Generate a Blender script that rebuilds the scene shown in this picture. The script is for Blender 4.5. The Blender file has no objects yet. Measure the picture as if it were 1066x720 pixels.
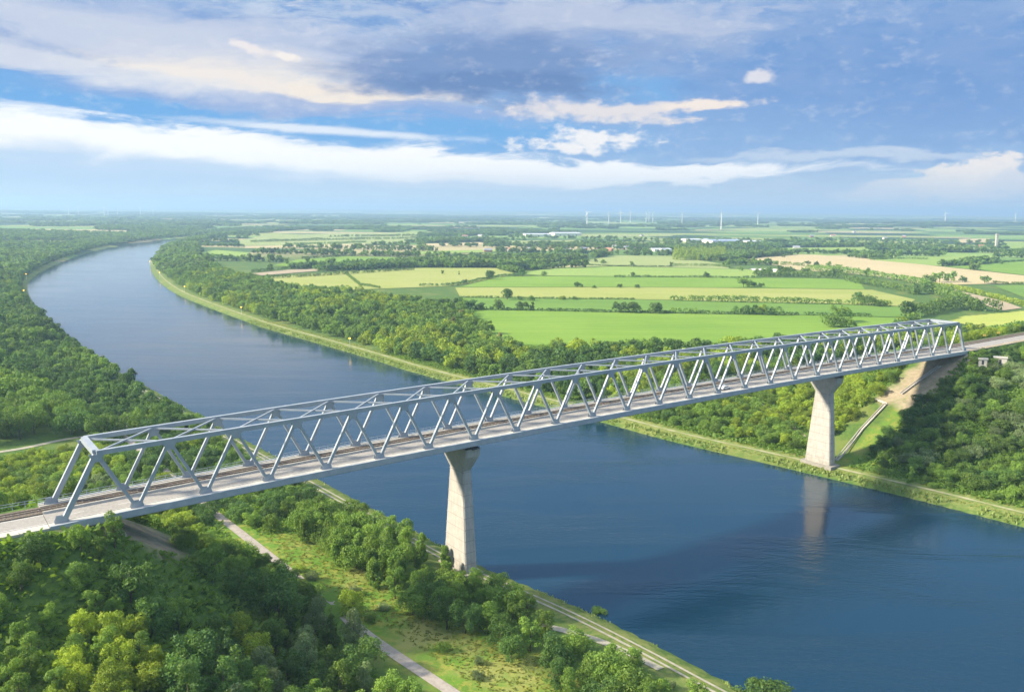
import bpy, bmesh, math, random
import numpy as np
from mathutils import Vector, Matrix
R = math.radians
rng = np.random.default_rng(11)
random.seed(5)
S = bpy.context.scene
C = S.collection

# ------------------------------------------------------------------ camera
HC = 108.0
F_PX, PITCH, ROLL = 878.01, 0.1600357, 0.0087511
_cp, _sp, _cr, _sr = math.cos(PITCH), math.sin(PITCH), math.cos(ROLL), math.sin(ROLL)
fw = np.array([0, _cp, -_sp]); r0 = np.array([1., 0, 0]); u0 = np.array([0, _sp, _cp])
cr_ = _cr * r0 + _sr * u0; cu_ = -_sr * r0 + _cr * u0
cam_d = bpy.data.cameras.new('camera'); cam = bpy.data.objects.new('camera', cam_d); C.objects.link(cam)
cam_d.sensor_width = 36; cam_d.lens = F_PX / 1066 * 36
cam_d.clip_start = 0.5; cam_d.clip_end = 200000
M4 = Matrix.Identity(4)
for i in range(3):
    M4[i][0] = cr_[i]; M4[i][1] = cu_[i]; M4[i][2] = -fw[i]
M4[2][3] = HC
cam.matrix_world = M4
S.camera = cam

# ------------------------------------------------------------------ light, exposure
SUN_AZ, SUN_EL = -98.0, 31.0      # azimuth clockwise from +Y (the view direction), elevation
EXPO = 1.32
S.view_settings.view_transform = 'Standard'; S.view_settings.look = 'None'
S.view_settings.gamma = 1.0; S.view_settings.use_curve_mapping = False
S.view_settings.exposure = EXPO
sd = bpy.data.lights.new('sun', 'SUN'); so = bpy.data.objects.new('sun', sd); C.objects.link(so)
sd.energy = 4.2; sd.angle = R(5.0); sd.color = (1.0, 0.88, 0.68)
sdir = Vector((math.sin(R(SUN_AZ)) * math.cos(R(SUN_EL)), math.cos(R(SUN_AZ)) * math.cos(R(SUN_EL)), math.sin(R(SUN_EL))))
so.rotation_euler = (-sdir).to_track_quat('-Z', 'Y').to_euler()
so.location = (-300, 0, 400)
S.cycles.max_bounces = 4; S.cycles.diffuse_bounces = 2; S.cycles.glossy_bounces = 2; S.cycles.volume_bounces = 0; S.cycles.transmission_bounces = 1

# ------------------------------------------------------------------ node helpers
class NT:
    def __init__(s, tree): s.t = tree; s.n = tree.nodes; s.l = tree.links
    def new(s, ty, **kw):
        nd = s.n.new(ty)
        for k, v in kw.items(): setattr(nd, k, v)
        return nd
    def put(s, sock, v):
        if isinstance(v, bpy.types.NodeSocket): s.l.new(v, sock)
        elif v is not None: sock.default_value = v
    def m(s, op, a, b=None, c=None, clamp=False):
        nd = s.new('ShaderNodeMath', operation=op, use_clamp=clamp)
        s.put(nd.inputs[0], a)
        if b is not None: s.put(nd.inputs[1], b)
        if c is not None: s.put(nd.inputs[2], c)
        return nd.outputs[0]
    def mix(s, f, a, b, blend='MIX'):
        nd = s.new('ShaderNodeMix', data_type='RGBA', blend_type=blend)
        s.put(nd.inputs[0], f)
        s.put(nd.inputs[6], a if isinstance(a, bpy.types.NodeSocket) else (*a, 1))
        s.put(nd.inputs[7], b if isinstance(b, bpy.types.NodeSocket) else (*b, 1))
        return nd.outputs[2]
    def noise(s, vec, scale, detail=4, rough=.55, dist=0, col=False):
        nd = s.new('ShaderNodeTexNoise'); s.put(nd.inputs['Vector'], vec)
        nd.inputs['Scale'].default_value = scale; nd.inputs['Detail'].default_value = detail
        nd.inputs['Roughness'].default_value = rough; nd.inputs['Distortion'].default_value = dist
        return nd.outputs['Color' if col else 'Fac']
    def ss(s, v, a, b, lo=0., hi=1.):
        nd = s.new('ShaderNodeMapRange', interpolation_type='SMOOTHSTEP')
        s.put(nd.inputs[0], v); nd.inputs[1].default_value = a; nd.inputs[2].default_value = b
        nd.inputs[3].default_value = lo; nd.inputs[4].default_value = hi
        return nd.outputs[0]
    def comb(s, x, y, z=0.):
        nd = s.new('ShaderNodeCombineXYZ'); s.put(nd.inputs[0], x); s.put(nd.inputs[1], y); s.put(nd.inputs[2], z)
        return nd.outputs[0]
def lin(r, g, b):
    f = lambda c: (c / 255 / 12.92) if c / 255 <= .04045 else ((c / 255 + .055) / 1.055) ** 2.4
    return (f(r), f(g), f(b))

# ------------------------------------------------------------------ sky: Nishita + cloud layers laid out over the dome
W = bpy.data.worlds.new('World'); S.world = W; W.use_nodes = True
w = NT(W.node_tree); w.n.clear()
sky = w.new('ShaderNodeTexSky', sky_type='NISHITA', sun_disc=False)
sky.sun_elevation = R(SUN_EL); sky.sun_rotation = R(SUN_AZ); sky.altitude = 100
sky.air_density = 1.0; sky.dust_density = 1.2; sky.ozone_density = 2.0
tc = w.new('ShaderNodeTexCoord'); sep = w.new('ShaderNodeSeparateXYZ'); w.l.new(tc.outputs['Generated'], sep.inputs[0])
X, Y, Z = sep.outputs
D2 = 180 / math.pi
az = w.m('MULTIPLY', w.m('ARCTAN2', X, Y), D2)
el = w.m('MULTIPLY', w.m('ARCSINE', Z), D2)
# domain warp, streaky along the horizon
wv = w.comb(w.m('MULTIPLY', az, .06), w.m('MULTIPLY', el, .26), 3.1)
wn = w.noise(wv, 1.6, 5, .6, .4, col=True)
ws = w.new('ShaderNodeSeparateXYZ'); w.l.new(wn, ws.inputs[0])
az2 = w.m('ADD', az, w.m('MULTIPLY', w.m('SUBTRACT', ws.outputs[0], .5), 11.))
el2 = w.m('ADD', el, w.m('MULTIPLY', w.m('SUBTRACT', ws.outputs[1], .5), 3.6))
puff = w.noise(w.comb(w.m('MULTIPLY', az, .16), w.m('MULTIPLY', el, .42), 0.), 1.7, 9, .62, .2)
streak = w.noise(w.comb(w.m('MULTIPLY', az2, .035), w.m('MULTIPLY', el2, .42), 7.), 2.0, 8, .6)
fine = w.noise(w.comb(w.m('MULTIPLY', az, .7), w.m('MULTIPLY', el, 1.3), 2.), 1.3, 7, .6)
bg = w.mix(1.0, sky.outputs[0], (.105, .105, .105), 'MULTIPLY')
def px2(x, y):
    d = (x - 533) / F_PX * cr_ - (y - 360) / F_PX * cu_ + fw
    d = d / np.linalg.norm(d)
    return math.degrees(math.atan2(d[0], d[1])), math.degrees(math.asin(d[2]))
E2 = 2 ** -EXPO
def colr(r, g, b, k=1.0): return tuple(c * E2 * k for c in lin(r, g, b))
def layer(base, x, y, a, b, slope, col, op=1., soft=.35, det=.5, src=None, warp=True):
    """an elliptical cloud body: centre pixel, half sizes in degrees, tilt (deg el per deg az)"""
    A0, E0 = px2(x, y)
    du = w.m('SUBTRACT', az2 if warp else az, A0); dv = w.m('SUBTRACT', el2 if warp else el, E0)
    dv = w.m('SUBTRACT', dv, w.m('MULTIPLY', du, slope))
    q = w.m('ADD', w.m('POWER', w.m('ABSOLUTE', w.m('DIVIDE', du, a)), 2.), w.m('POWER', w.m('ABSOLUTE', w.m('DIVIDE', dv, b)), 2.))
    g = w.m('SUBTRACT', 1., w.m('SQRT', q))
    g = w.m('ADD', g, w.m('MULTIPLY', w.m('SUBTRACT', src if src is not None else puff, .5), det * 2))
    mk = w.ss(g, -soft, soft, 0., op)
    return w.mix(mk, base, col)
c = bg
# pale air towards the horizon and the blue above it
hz = w.ss(el, -.5, 3.6, 1., 0.)
mid = w.ss(el, 0., 9., 0., 1.)
c = w.mix(.80, c, w.mix(mid, colr(190, 218, 244), colr(124, 172, 228)))
# a general deck of blue-grey cloud, the upper sky in view
ga = w.ss(w.m('ADD', el, w.m('MULTIPLY', streak, 7.)), 7.5, 12.5, 0., .92)
deckc = w.mix(w.ss(puff, .34, .66), colr(122, 163, 215), colr(200, 214, 233))
wisp = w.noise(w.comb(w.m('MULTIPLY', az2, .11), w.m('MULTIPLY', el2, .55), 11.), 1.5, 10, .68, .6)
rgt = w.ss(az, 3., 22., 1., .25)
deckc = w.mix(w.m('MULTIPLY', w.ss(wisp, .48, .68, 0., .85), rgt), deckc, colr(232, 232, 238))
deckc = w.mix(w.m('MULTIPLY', w.ss(wisp, .47, .32, 0., .8), rgt), deckc, colr(98, 142, 206))
up_ = w.ss(el, 13., 20.)
deckc = w.mix(up_, deckc, w.mix(w.ss(el, 32., 50.), colr(122, 178, 236), colr(222, 228, 238, 1.6)))  # above the view: blue added for water reflections, zenith brightened as fill light
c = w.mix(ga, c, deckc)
c = layer(c, 950, 90, 21, 6.2, -.02, colr(114, 156, 213), .85, .8, .5)     # slate blue on the right
c = layer(c, 640, 150, 18, 2.0, .0, colr(136, 176, 224), .6, .5, .4, streak)
c = layer(c, 60, 20, 9, 3.0, .0, colr(150, 178, 222), .8, .5, .4)
c = layer(c, 20, 68, 7, 1.5, -.12, colr(112, 148, 206), .7, .5, .4)
# blue gaps on the left
c = layer(c, 60, 103, 9, .95, -.06, colr(104, 170, 232), .9, .5, .35)
c = layer(c, 330, 128, 19, 1.25, -.05, colr(110, 174, 232), .9, .4, .4, streak)
c = layer(c, 640, 92, 5, .8, .0, colr(120, 180, 236), .7, .5, .4)
# cream bank and its grey shoulders
c = layer(c, 250, 48, 12, 2.0, -.03, colr(188, 200, 226), .85, .5, .6)
c = layer(c, 275, 84, 10.5, 1.7, -.05, colr(236, 232, 230), 1., .4, .9)
c = layer(c, 225, 76, 6, .8, -.12, colr(248, 238, 230), .85, .5, 1.3, fine)
c = layer(c, 370, 97, 4.5, .8, -.03, colr(250, 238, 224), .9, .5, 1.2, fine)
c = layer(c, 320, 111, 14, .55, -.03, colr(150, 176, 222), .8, .4, .4, streak)
c = layer(c, 60, 72, 9, .7, -.08, colr(232, 234, 240), .7, .4, .6, streak)
c = layer(c, 570, 35, 10, 1.7, -.04, colr(160, 180, 216), .8, .6, .9)
c = layer(c, 505, 72, 8.6, 2.2, -.03, colr(116, 148, 198), .9, .45, .8)
c = layer(c, 500, 90, 6.8, .9, .0, colr(104, 138, 190), .85, .35, .7)
c = layer(c, 620, 16, 9, 1.2, -.02, colr(196, 206, 228), .8, .6, 1.1, wisp)
c = layer(c, 130, 34, 10, 1.2, -.03, colr(206, 214, 232), .8, .6, 1.1, wisp)
c = layer(c, 650, 116, 7.2, .6, .02, colr(240, 232, 230), .9, .5, 1.1, fine)
c = layer(c, 722, 114, 2.6, .45, .02, colr(252, 238, 226), .9, .4, 1.1, fine)
# long white band low over the horizon, widest at the left
c = layer(c, 0, 143, 24, 1.5, -.055, colr(255, 255, 255, 1.05), 1., .3, .75, wisp)
c = layer(c, 60, 165, 14, .8, -.03, colr(226, 236, 248), .8, .5, .9, wisp)
c = layer(c, 400, 166, 17, .95, -.05, colr(255, 255, 255, 1.05), 1., .32, .8, wisp)
c = layer(c, 590, 178, 17, .62, -.01, colr(255, 255, 255, 1.04), 1., .32, .8, wisp)
c = layer(c, 470, 186, 8, .5, -.0, colr(250, 250, 252), .85, .35, 1., wisp)
c = layer(c, 615, 147, 3.6, .6, .0, colr(255, 252, 250), .95, .5, 1.5, fine)
c = layer(c, 345, 136, 7.5, .22, -.045, colr(246, 250, 255), .8, .7, 1.1, wisp, False)
c = layer(c, 880, 166, 8., .35, -.02, colr(212, 224, 240), .7, .4, .5, streak)
c = layer(c, 90, 178, 12, .9, .0, colr(176, 208, 242), .7, .5, .5, puff)
c = layer(c, 420, 193, 14, .45, -.0, colr(190, 214, 242), .7, .4, .5, streak)
# cumulus on the right and the small loose puffs
c = layer(c, 930, 200, 3., .45, .03, colr(232, 232, 236), .8, .3, .8, fine)
c = layer(c, 1012, 190, 3.0, 1.15, .05, colr(240, 236, 234), 1., .25, 1.2, fine, False)
c = layer(c, 1025, 176, 2.0, .75, .05, colr(252, 244, 238), .9, .35, 1.5, fine, False)
c = layer(c, 1062, 192, 1.8, .8, .0, colr(226, 228, 236), .9, .3, .8, fine, False)
c = layer(c, 791, 80, .9, .36, .05, colr(232, 230, 236), .9, .5, 1.1, fine, False)
c = layer(c, 297, 59, .8, .25, -.1, colr(255, 246, 238), .9, .5, 1.1, fine, False)
c = layer(c, 262, 51, 1.1, .3, -.3, colr(250, 240, 236), .8, .5, 1.1, fine, False)
vap = w.m('MULTIPLY', w.ss(fine, .50, .80, 0., .30), w.ss(el, 1.5, 5.))
c = w.mix(vap, c, colr(236, 238, 242))
hzc = w.mix(w.ss(az, -30, 30), colr(196, 221, 243), colr(198, 215, 234))
c = w.mix(w.m('MULTIPLY', hz, .9), c, hzc)
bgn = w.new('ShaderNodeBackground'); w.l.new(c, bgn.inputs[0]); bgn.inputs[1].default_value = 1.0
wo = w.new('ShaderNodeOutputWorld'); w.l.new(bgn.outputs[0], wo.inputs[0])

# ------------------------------------------------------------------ materials
MATS = {}
def mat(name, col=(.5, .5, .5), rough=.8, metal=0., nscale=0., ncol=None, bump=0., bscale=None, spec=.3, emit=None, tint=0., detail=5, nlo=.35, nhi=.65):
    if name in MATS: return MATS[name]
    m = bpy.data.materials.new(name); m.use_nodes = True; t = NT(m.node_tree)
    p = t.n['Principled BSDF']; p.inputs['Roughness'].default_value = rough; p.inputs['Metallic'].default_value = metal
    p.inputs['Specular IOR Level'].default_value = spec
    base = None
    g = t.new('ShaderNodeNewGeometry'); pos = g.outputs['Position']
    if nscale:
        n = t.ss(t.noise(pos, nscale, detail, .6), nlo, nhi)
        base = t.mix(n, col, ncol)
        t.l.new(base, p.inputs['Base Color'])
    else: p.inputs['Base Color'].default_value = (*col, 1)
    if bump:
        b = t.new('ShaderNodeBump'); b.inputs['Strength'].default_value = bump; b.inputs['Distance'].default_value = .3
        t.l.new(t.noise(pos, bscale or nscale, 5, .6), b.inputs['Height']); t.l.new(b.outputs[0], p.inputs['Normal'])
    if emit: p.inputs['Emission Color'].default_value = (*emit[0], 1); p.inputs['Emission Strength'].default_value = emit[1]
    MATS[name] = m; return m

def leafmat(name, c1, c2, c3, transl=.32):
    m = bpy.data.materials.new(name); m.use_nodes = True; t = NT(m.node_tree)
    p = t.n['Principled BSDF']; p.inputs['Roughness'].default_value = .6; p.inputs['Specular IOR Level'].default_value = .25
    oi = t.new('ShaderNodeObjectInfo'); at = t.new('ShaderNodeAttribute', attribute_name='tint')
    a = t.mix(oi.outputs['Random'], c1, c2)
    b = t.mix(t.m('MULTIPLY', at.outputs['Fac'], .75), a, c3)
    v = t.m('ADD', .72, t.m('MULTIPLY', t.m('FRACT', t.m('MULTIPLY', oi.outputs['Random'], 7.31)), .56))
    b = t.mix(1., b, t.comb(v, v, v), 'MULTIPLY')
    t.l.new(b, p.inputs['Base Color'])
    tr = t.new('ShaderNodeBsdfTranslucent'); t.l.new(t.mix(1., b, (1.3, 1.25, .5), 'MULTIPLY'), tr.inputs[0])
    mx = t.new('ShaderNodeMixShader'); mx.inputs[0].default_value = transl
    t.l.new(p.outputs[0], mx.inputs[1]); t.l.new(tr.outputs[0], mx.inputs[2])
    t.l.new(mx.outputs[0], t.n['Material Output'].inputs[0])
    MATS[name] = m; return m
LM = {
 'dark green': leafmat('leaves_dark', (.055, .135, .045), (.085, .175, .045), (.16, .27, .05)),
 'green': leafmat('leaves_green', (.095, .20, .042), (.145, .26, .046), (.26, .38, .06)),
 'yellow-green': leafmat('leaves_yellow', (.19, .31, .035), (.25, .36, .038), (.42, .50, .05)),
 'grey-green': leafmat('leaves_grey', (.14, .22, .09), (.18, .26, .11), (.26, .33, .15)),
 'blue-green': leafmat('leaves_far', (.065, .14, .042), (.11, .19, .046), (.21, .31, .055)),
 'straw-coloured': leafmat('leaves_straw', (.26, .26, .10), (.30, .29, .12), (.38, .36, .16)),
}
M_bark = mat('bark', (.09, .07, .05), .9, nscale=3, ncol=(.16, .13, .10))
M_steel = mat('bridge_paint', (.27, .315, .365), .5, nscale=.35, ncol=(.35, .385, .42), spec=.5, bump=.05, bscale=4, detail=8, nlo=.3, nhi=.75)
_t = NT(M_steel.node_tree); _p = _t.n['Principled BSDF']; _src = _p.inputs['Base Color'].links[0].from_socket
_g = _t.new('ShaderNodeNewGeometry'); _m = _t.new('ShaderNodeMapping'); _m.inputs['Scale'].default_value = (1.6, 1.6, .35); _t.l.new(_g.outputs['Position'], _m.inputs[0])
_r = _t.mix(_t.ss(_t.noise(_m.outputs[0], .8, 8, .7), .60, .74, 0., .55), _src, (.24, .20, .165)); _t.l.new(_r, _p.inputs['Base Color'])
M_steel2 = mat('bridge_fascia_paint', (.30, .35, .40), .5, nscale=.5, ncol=(.37, .41, .45), spec=.5, detail=8)
M_conc = mat('pale_concrete', (.42, .39, .34), .85, nscale=.25, ncol=(.52, .49, .43), bump=.15, bscale=3, detail=9)
M_concd = mat('weathered_concrete', (.25, .235, .21), .9, nscale=.4, ncol=(.33, .31, .28), bump=.2, bscale=3, detail=9)
M_asph = mat('asphalt', (.28, .265, .245), .9, nscale=1.2, ncol=(.34, .32, .295), bump=.1, bscale=20, detail=9)
M_walk = mat('walkway_concrete', (.52, .50, .45), .85, nscale=.8, ncol=(.45, .43, .39), detail=9)
M_ballast = mat('ballast', (.14, .115, .09), .95, nscale=2.5, ncol=(.23, .19, .15), bump=.6, bscale=8, detail=9)
M_sleep = mat('sleeper', (.19, .17, .15), .9)
M_rail = mat('rail_steel', (.13, .105, .09), .4, .7)
M_white = mat('white_paint', (.78, .78, .76), .5)
M_dark = mat('dark_steel', (.04, .045, .055), .5)
M_path = mat('path_gravel', (.30, .265, .23), .95, nscale=.9, ncol=(.38, .34, .30), bump=.2, bscale=9, detail=9)
M_track = mat('track_gravel', (.30, .285, .22), .95, nscale=.7, ncol=(.40, .37, .29), bump=.2, bscale=9, detail=9)
M_dirt = mat('bare_soil', (.30, .25, .17), .95, nscale=.12, ncol=(.40, .34, .25), bump=.4, bscale=1.5, detail=9)
M_glass = mat('window_glass', (.03, .04, .05), .1, spec=.6)

# ------------------------------------------------------------------ geometry helpers
def tag(o, label=None, cat=None, group=None, kind=None):
    if label: o['label'] = label
    if cat: o['category'] = cat
    if group: o['group'] = group
    if kind: o['kind'] = kind
    return o
def link_mesh(name, verts, faces, m, parent=None, smooth=False):
    me = bpy.data.meshes.new(name)
    verts = np.asarray(verts, dtype=np.float32).reshape(-1, 3)
    if isinstance(faces, np.ndarray):
        nf, k = faces.shape
        me.vertices.add(len(verts)); me.vertices.foreach_set('co', verts.ravel())
        me.loops.add(nf * k); me.loops.foreach_set('vertex_index', faces.astype(np.int32).ravel())
        me.polygons.add(nf); me.polygons.foreach_set('loop_start', (np.arange(nf) * k).astype(np.int32))
        me.update(calc_edges=True); me.validate()
    else: me.from_pydata(verts.tolist(), [], faces); me.update()
    if smooth: me.polygons.foreach_set('use_smooth', [True] * len(me.polygons))
    for mm in (m if isinstance(m, (list, tuple)) else [m]):
        if mm: me.materials.append(mm)
    o = bpy.data.objects.new(name, me); C.objects.link(o)
    if parent: o.parent = parent
    return o
def empty(name, loc, rz=0., sc=1.):
    o = bpy.data.objects.new(name, None); C.objects.link(o); o.location = loc; o.rotation_euler = (0, 0, rz)
    o.scale = (sc, sc, sc) if not hasattr(sc, '__len__') else sc; o.empty_display_size = .5; return o
class MB:
    def __init__(s): s.v = []; s.f = []
    def hexa(s, pts):
        b = len(s.v); s.v += [tuple(p) for p in pts]
        for q in ((0, 3, 2, 1), (4, 5, 6, 7), (0, 1, 5, 4), (1, 2, 6, 5), (2, 3, 7, 6), (3, 0, 4, 7)): s.f.append(tuple(b + i for i in q))
    def box(s, x0, x1, y0, y1, z0, z1): s.hexa([(x0, y0, z0), (x1, y0, z0), (x1, y1, z0), (x0, y1, z0), (x0, y0, z1), (x1, y0, z1), (x1, y1, z1), (x0, y1, z1)])
    def bar(s, a, b, wd, dp, up=(0, 0, 1), t2=1.):
        a = Vector(a); b = Vector(b); d = (b - a).normalized(); sd_ = d.cross(Vector(up)).normalized(); uu = sd_.cross(d).normalized()
        pts = []
        for p, k in ((a, 1.), (b, t2)):
            for sx, sy in ((-1, -1), (1, -1), (1, 1), (-1, 1)): pts.append(p + sd_ * sx * wd / 2 * k + uu * sy * dp / 2 * k)
        s.hexa(pts)
    def tube(s, pts, rad, n=8, cap=True):
        rings = []
        for i, p in enumerate(pts):
            p = Vector(p); a = Vector(pts[max(0, i - 1)]); b = Vector(pts[min(len(pts) - 1, i + 1)]); d = (b - a).normalized()
            x = d.orthogonal().normalized(); y = d.cross(x); r = rad[i] if hasattr(rad, '__len__') else rad
            rings.append(len(s.v))
            for k in range(n): s.v.append(tuple(p + (x * math.cos(2 * math.pi * k / n) + y * math.sin(2 * math.pi * k / n)) * r))
        for i in range(len(rings) - 1):
            for k in range(n): s.f.append((rings[i] + k, rings[i] + (k + 1) % n, rings[i + 1] + (k + 1) % n, rings[i + 1] + k))
        if cap: s.f.append(tuple(rings[0] + k for k in reversed(range(n)))); s.f.append(tuple(rings[-1] + k for k in range(n)))
    def build(s, name, m, parent=None, smooth=False): return link_mesh(name, s.v, s.f, m, parent, smooth)

# ------------------------------------------------------------------ site frame: bridge axis t, across n; camera stands at (0, 0, HC)
AZ = 0.9336922
dv_ = np.array([math.sin(AZ), math.cos(AZ)]); nv_ = np.array([-math.cos(AZ), math.sin(AZ)]); P0 = np.array([-95.0775, 170.4648])
TW = 13.93; TH = 13.84; L = 15.0; NP = 26
def XY(t, n): return P0 + dv_ * t + nv_ * n
def TN(x, y): return (x - P0[0]) * dv_[0] + (y - P0[1]) * dv_[1], (x - P0[0]) * nv_[0] + (y - P0[1]) * nv_[1]
def dz(t):
    t = min(max(t, -5.), 395.)
    return HC - 64.5444 + .0021308 * t - 1.66279 * ((t - 195) / 195) ** 2
def P3(t, n, z): p = XY(t, n); return (p[0], p[1], z)
def U(px, py, z=0.):
    d = (px - 533) / F_PX * cr_ - (py - 360) / F_PX * cu_ + fw
    k = (z - HC) / d[2]; return (d[0] * k, d[1] * k)
def project(x, y, z):
    a = np.asarray(x) * cr_[0] + np.asarray(y) * cr_[1] + (np.asarray(z) - HC) * cr_[2]
    b = np.asarray(x) * cu_[0] + np.asarray(y) * cu_[1] + (np.asarray(z) - HC) * cu_[2]
    f = np.asarray(x) * fw[0] + np.asarray(y) * fw[1] + (np.asarray(z) - HC) * fw[2]
    return 533 + F_PX * a / f, 360 - F_PX * b / f, f
def smooth_line(p, it=2):
    p = [np.array(q, float) for q in p]
    for _ in range(it):
        q = [p[0]]
        for a, b in zip(p[:-1], p[1:]): q += [a * .75 + b * .25, a * .25 + b * .75]
        q.append(p[-1]); p = q
    return np.array(p)
LBp = [(300, 239.2), (260, 241.8), (209, 245.8), (176, 248.9), (150, 252), (110, 258), (75, 268), (48, 280), (32, 290), (28, 300), (33, 313), (48, 330), (70, 348), (95, 368), (110, 380), (200, 428), (435, 555), (500, 590), (560, 614), (620, 640), (700, 680), (760, 712)]
RBp = [(300, 241.0), (262, 243.2), (228, 245.6), (203, 248.6), (186, 252.5), (172, 257), (162, 264), (155, 273), (159, 288), (179, 305), (216, 320), (257, 335), (270, 340), (340, 360), (394, 376), (430, 388), (629, 440), (700, 460), (797, 482), (880, 502), (971, 524), (1066, 549)]
LB = smooth_line([U(*p) for p in LBp] + [XY(127, -140), XY(136, -260), XY(150, -600)])
RB = smooth_line([U(*p) for p in RBp] + [XY(292, -140), XY(303, -260), XY(320, -600)])
def dist_line(x, y, ln):
    x = np.asarray(x, float).ravel(); y = np.asarray(y, float).ravel(); out = np.full(x.shape, 1e18)
    for a, b in zip(ln[:-1], ln[1:]):
        ab = b - a; tt = np.clip(((x - a[0]) * ab[0] + (y - a[1]) * ab[1]) / (ab @ ab), 0, 1)
        out = np.minimum(out, (x - a[0] - ab[0] * tt) ** 2 + (y - a[1] - ab[1] * tt) ** 2)
    return np.sqrt(out)
def inside(x, y, poly):
    x = np.asarray(x, float).ravel(); y = np.asarray(y, float).ravel(); c_ = np.zeros(x.shape, bool)
    n = len(poly)
    for i in range(n):
        x1, y1 = poly[i]; x2, y2 = poly[(i + 1) % n]
        if y1 == y2: continue
        k = ((y1 > y) != (y2 > y)) & (x < (x2 - x1) * (y - y1) / (y2 - y1) + x1); c_ ^= k
    return c_
RIV = np.concatenate([LB, RB[::-1]])
def river(x, y):
    dl = dist_line(x, y, LB); dr = dist_line(x, y, RB); ins = inside(x, y, RIV)
    db = np.minimum(dl, dr); db = np.where(ins, -db, db)
    right = dr < dl
    # inside sea of far land the river's end is open; fine
    return db, right
def vnoise(x, y, s, seed=0):
    x = x / s + seed * 17.3; y = y / s - seed * 9.1
    xi = np.floor(x); yi = np.floor(y); xf = x - xi; yf = y - yi
    h = lambda a, b: np.modf(np.abs(np.sin(a * 127.1 + b * 311.7) * 43758.5453))[0]
    u_ = xf * xf * (3 - 2 * xf); v_ = yf * yf * (3 - 2 * yf)
    return (h(xi, yi) * (1 - u_) + h(xi + 1, yi) * u_) * (1 - v_) + (h(xi, yi + 1) * (1 - u_) + h(xi + 1, yi + 1) * u_) * v_
FZ = 10.0
FARF = smooth_line([U(*p, FZ) for p in [(1500, 300), (1066, 256), (900, 256), (500, 252)]], 0)
def ground(x, y, with_db=False):
    shp = np.shape(x); x = np.asarray(x, float).ravel(); y = np.asarray(y, float).ravel()
    db, right = river(x, y); t, n = TN(x, y)
    pr = np.interp(db, [-30, -8, 0, 3, 12, 30, 80], [-4, -3, -.15, 1.5, 2.7, 4, FZ])
    pl = np.interp(db, [-30, -8, 0, 3, 12, 45, 75, 150, 400], [-4, -3, -.15, 1.5, 2.6, 4.5, 5.5, 8, 14])
    base = np.where(right, pr, pl)
    bump = (vnoise(x, y, 60, 1) - .5) * 5 * np.clip((db - 90) / 100, 0, 1)
    base = base + np.where(right, 0, bump)
    # embankment and hillside carrying the road on the right bank
    hr = 42.0 - .42 * np.maximum(0, 391 - t) - np.where(n < -2, .16 * (-2 - n), np.where(n > 17, .45 * (n - 17), 0))
    hr = hr - np.clip((-n - 5) / 12, 0, 1) * np.clip((t - 380) / 20, 0, 1) * 5
    hr = np.where(right, hr, -99)
    hl = 41.2 - .62 * np.maximum(0, t - 4) - np.where(n < -3.2, np.minimum(.62 * (-3.2 - n), 12) + .10 * (-3.2 - n), np.where(n > 17.2, .5 * (n - 17.2), 0))
    hl = np.where(right, -99, hl)
    hh = np.maximum(hr, hl)
    wide = (vnoise(x, y, 25, 4) - .5) * 2.0 * np.clip(np.abs(n - 7) / 15 - .8, 0, 1)
    hh = np.where(hh > 0, hh + wide, hh)
    k = 2.5; hd = np.clip(.5 + .5 * (hh - base) / k, 0, 1)
    z = base * (1 - hd) + hh * hd + k * hd * (1 - hd) * .5
    # far hills on the horizon
    D = np.hypot(x, y); fh = np.clip((D - 9000) / 12000, 0, 1)
    z = z + fh * (vnoise(x, y, 5000, 3) * 50 + vnoise(x, y, 1700, 6) * 16)
    rh = np.exp(-(((x - 3900) / 1500) ** 2 + ((y - 6400) / 800) ** 2)) * 22
    z = z + np.where(db > 0, rh, 0)
    z = z.reshape(shp)
    return (z, db.reshape(shp), right.reshape(shp)) if with_db else z
def g1(x, y): return float(ground(np.array([x]), np.array([y]))[0])
def G(px, py):
    """the point of the ground seen at a photo position"""
    d = (px - 533) / F_PX * cr_ - (py - 360) / F_PX * cu_ + fw
    ks = np.linspace(100, 12000, 4000) if py < 300 else np.linspace(100, 1500, 2500)
    P = d[None] * ks[:, None]; z = HC + P[:, 2]; gz = ground(P[:, 0], P[:, 1]); i = int(np.argmax(z <= gz))
    return P[i, 0], P[i, 1], gz[i]

# ------------------------------------------------------------------ ground sheet
def axis(lo, hi, d0, d1, step, growth, cap=1500):
    a = list(np.arange(d0, d1 + .1, step)); s_ = step; v = d1
    while v < hi: s_ = min(s_ * growth, cap); v += s_; a.append(v)
    s_ = step; v = d0; b = []
    while v > lo: s_ = min(s_ * growth, cap); v -= s_; b.append(v)
    return np.array(b[::-1] + a)
ax_ = axis(-60000, 60000, -420, 520, 4.5, 1.035)
ay_ = axis(-3000, 90000, 90, 900, 4.5, 1.022)
GX, GY = np.meshgrid(ax_, ay_)
GZ, GDB, GR = ground(GX, GY, True)
nx, ny = len(ax_), len(ay_)
ii = (np.arange(ny - 1)[:, None] * nx + np.arange(nx - 1)[None]).ravel()
faces = np.stack([ii, ii + 1, ii + 1 + nx, ii + nx], 1)
ground_o = link_mesh('ground', np.stack([GX, GY, GZ], -1).reshape(-1, 3), faces, None, smooth=True)
tag(ground_o, kind='structure')

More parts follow.
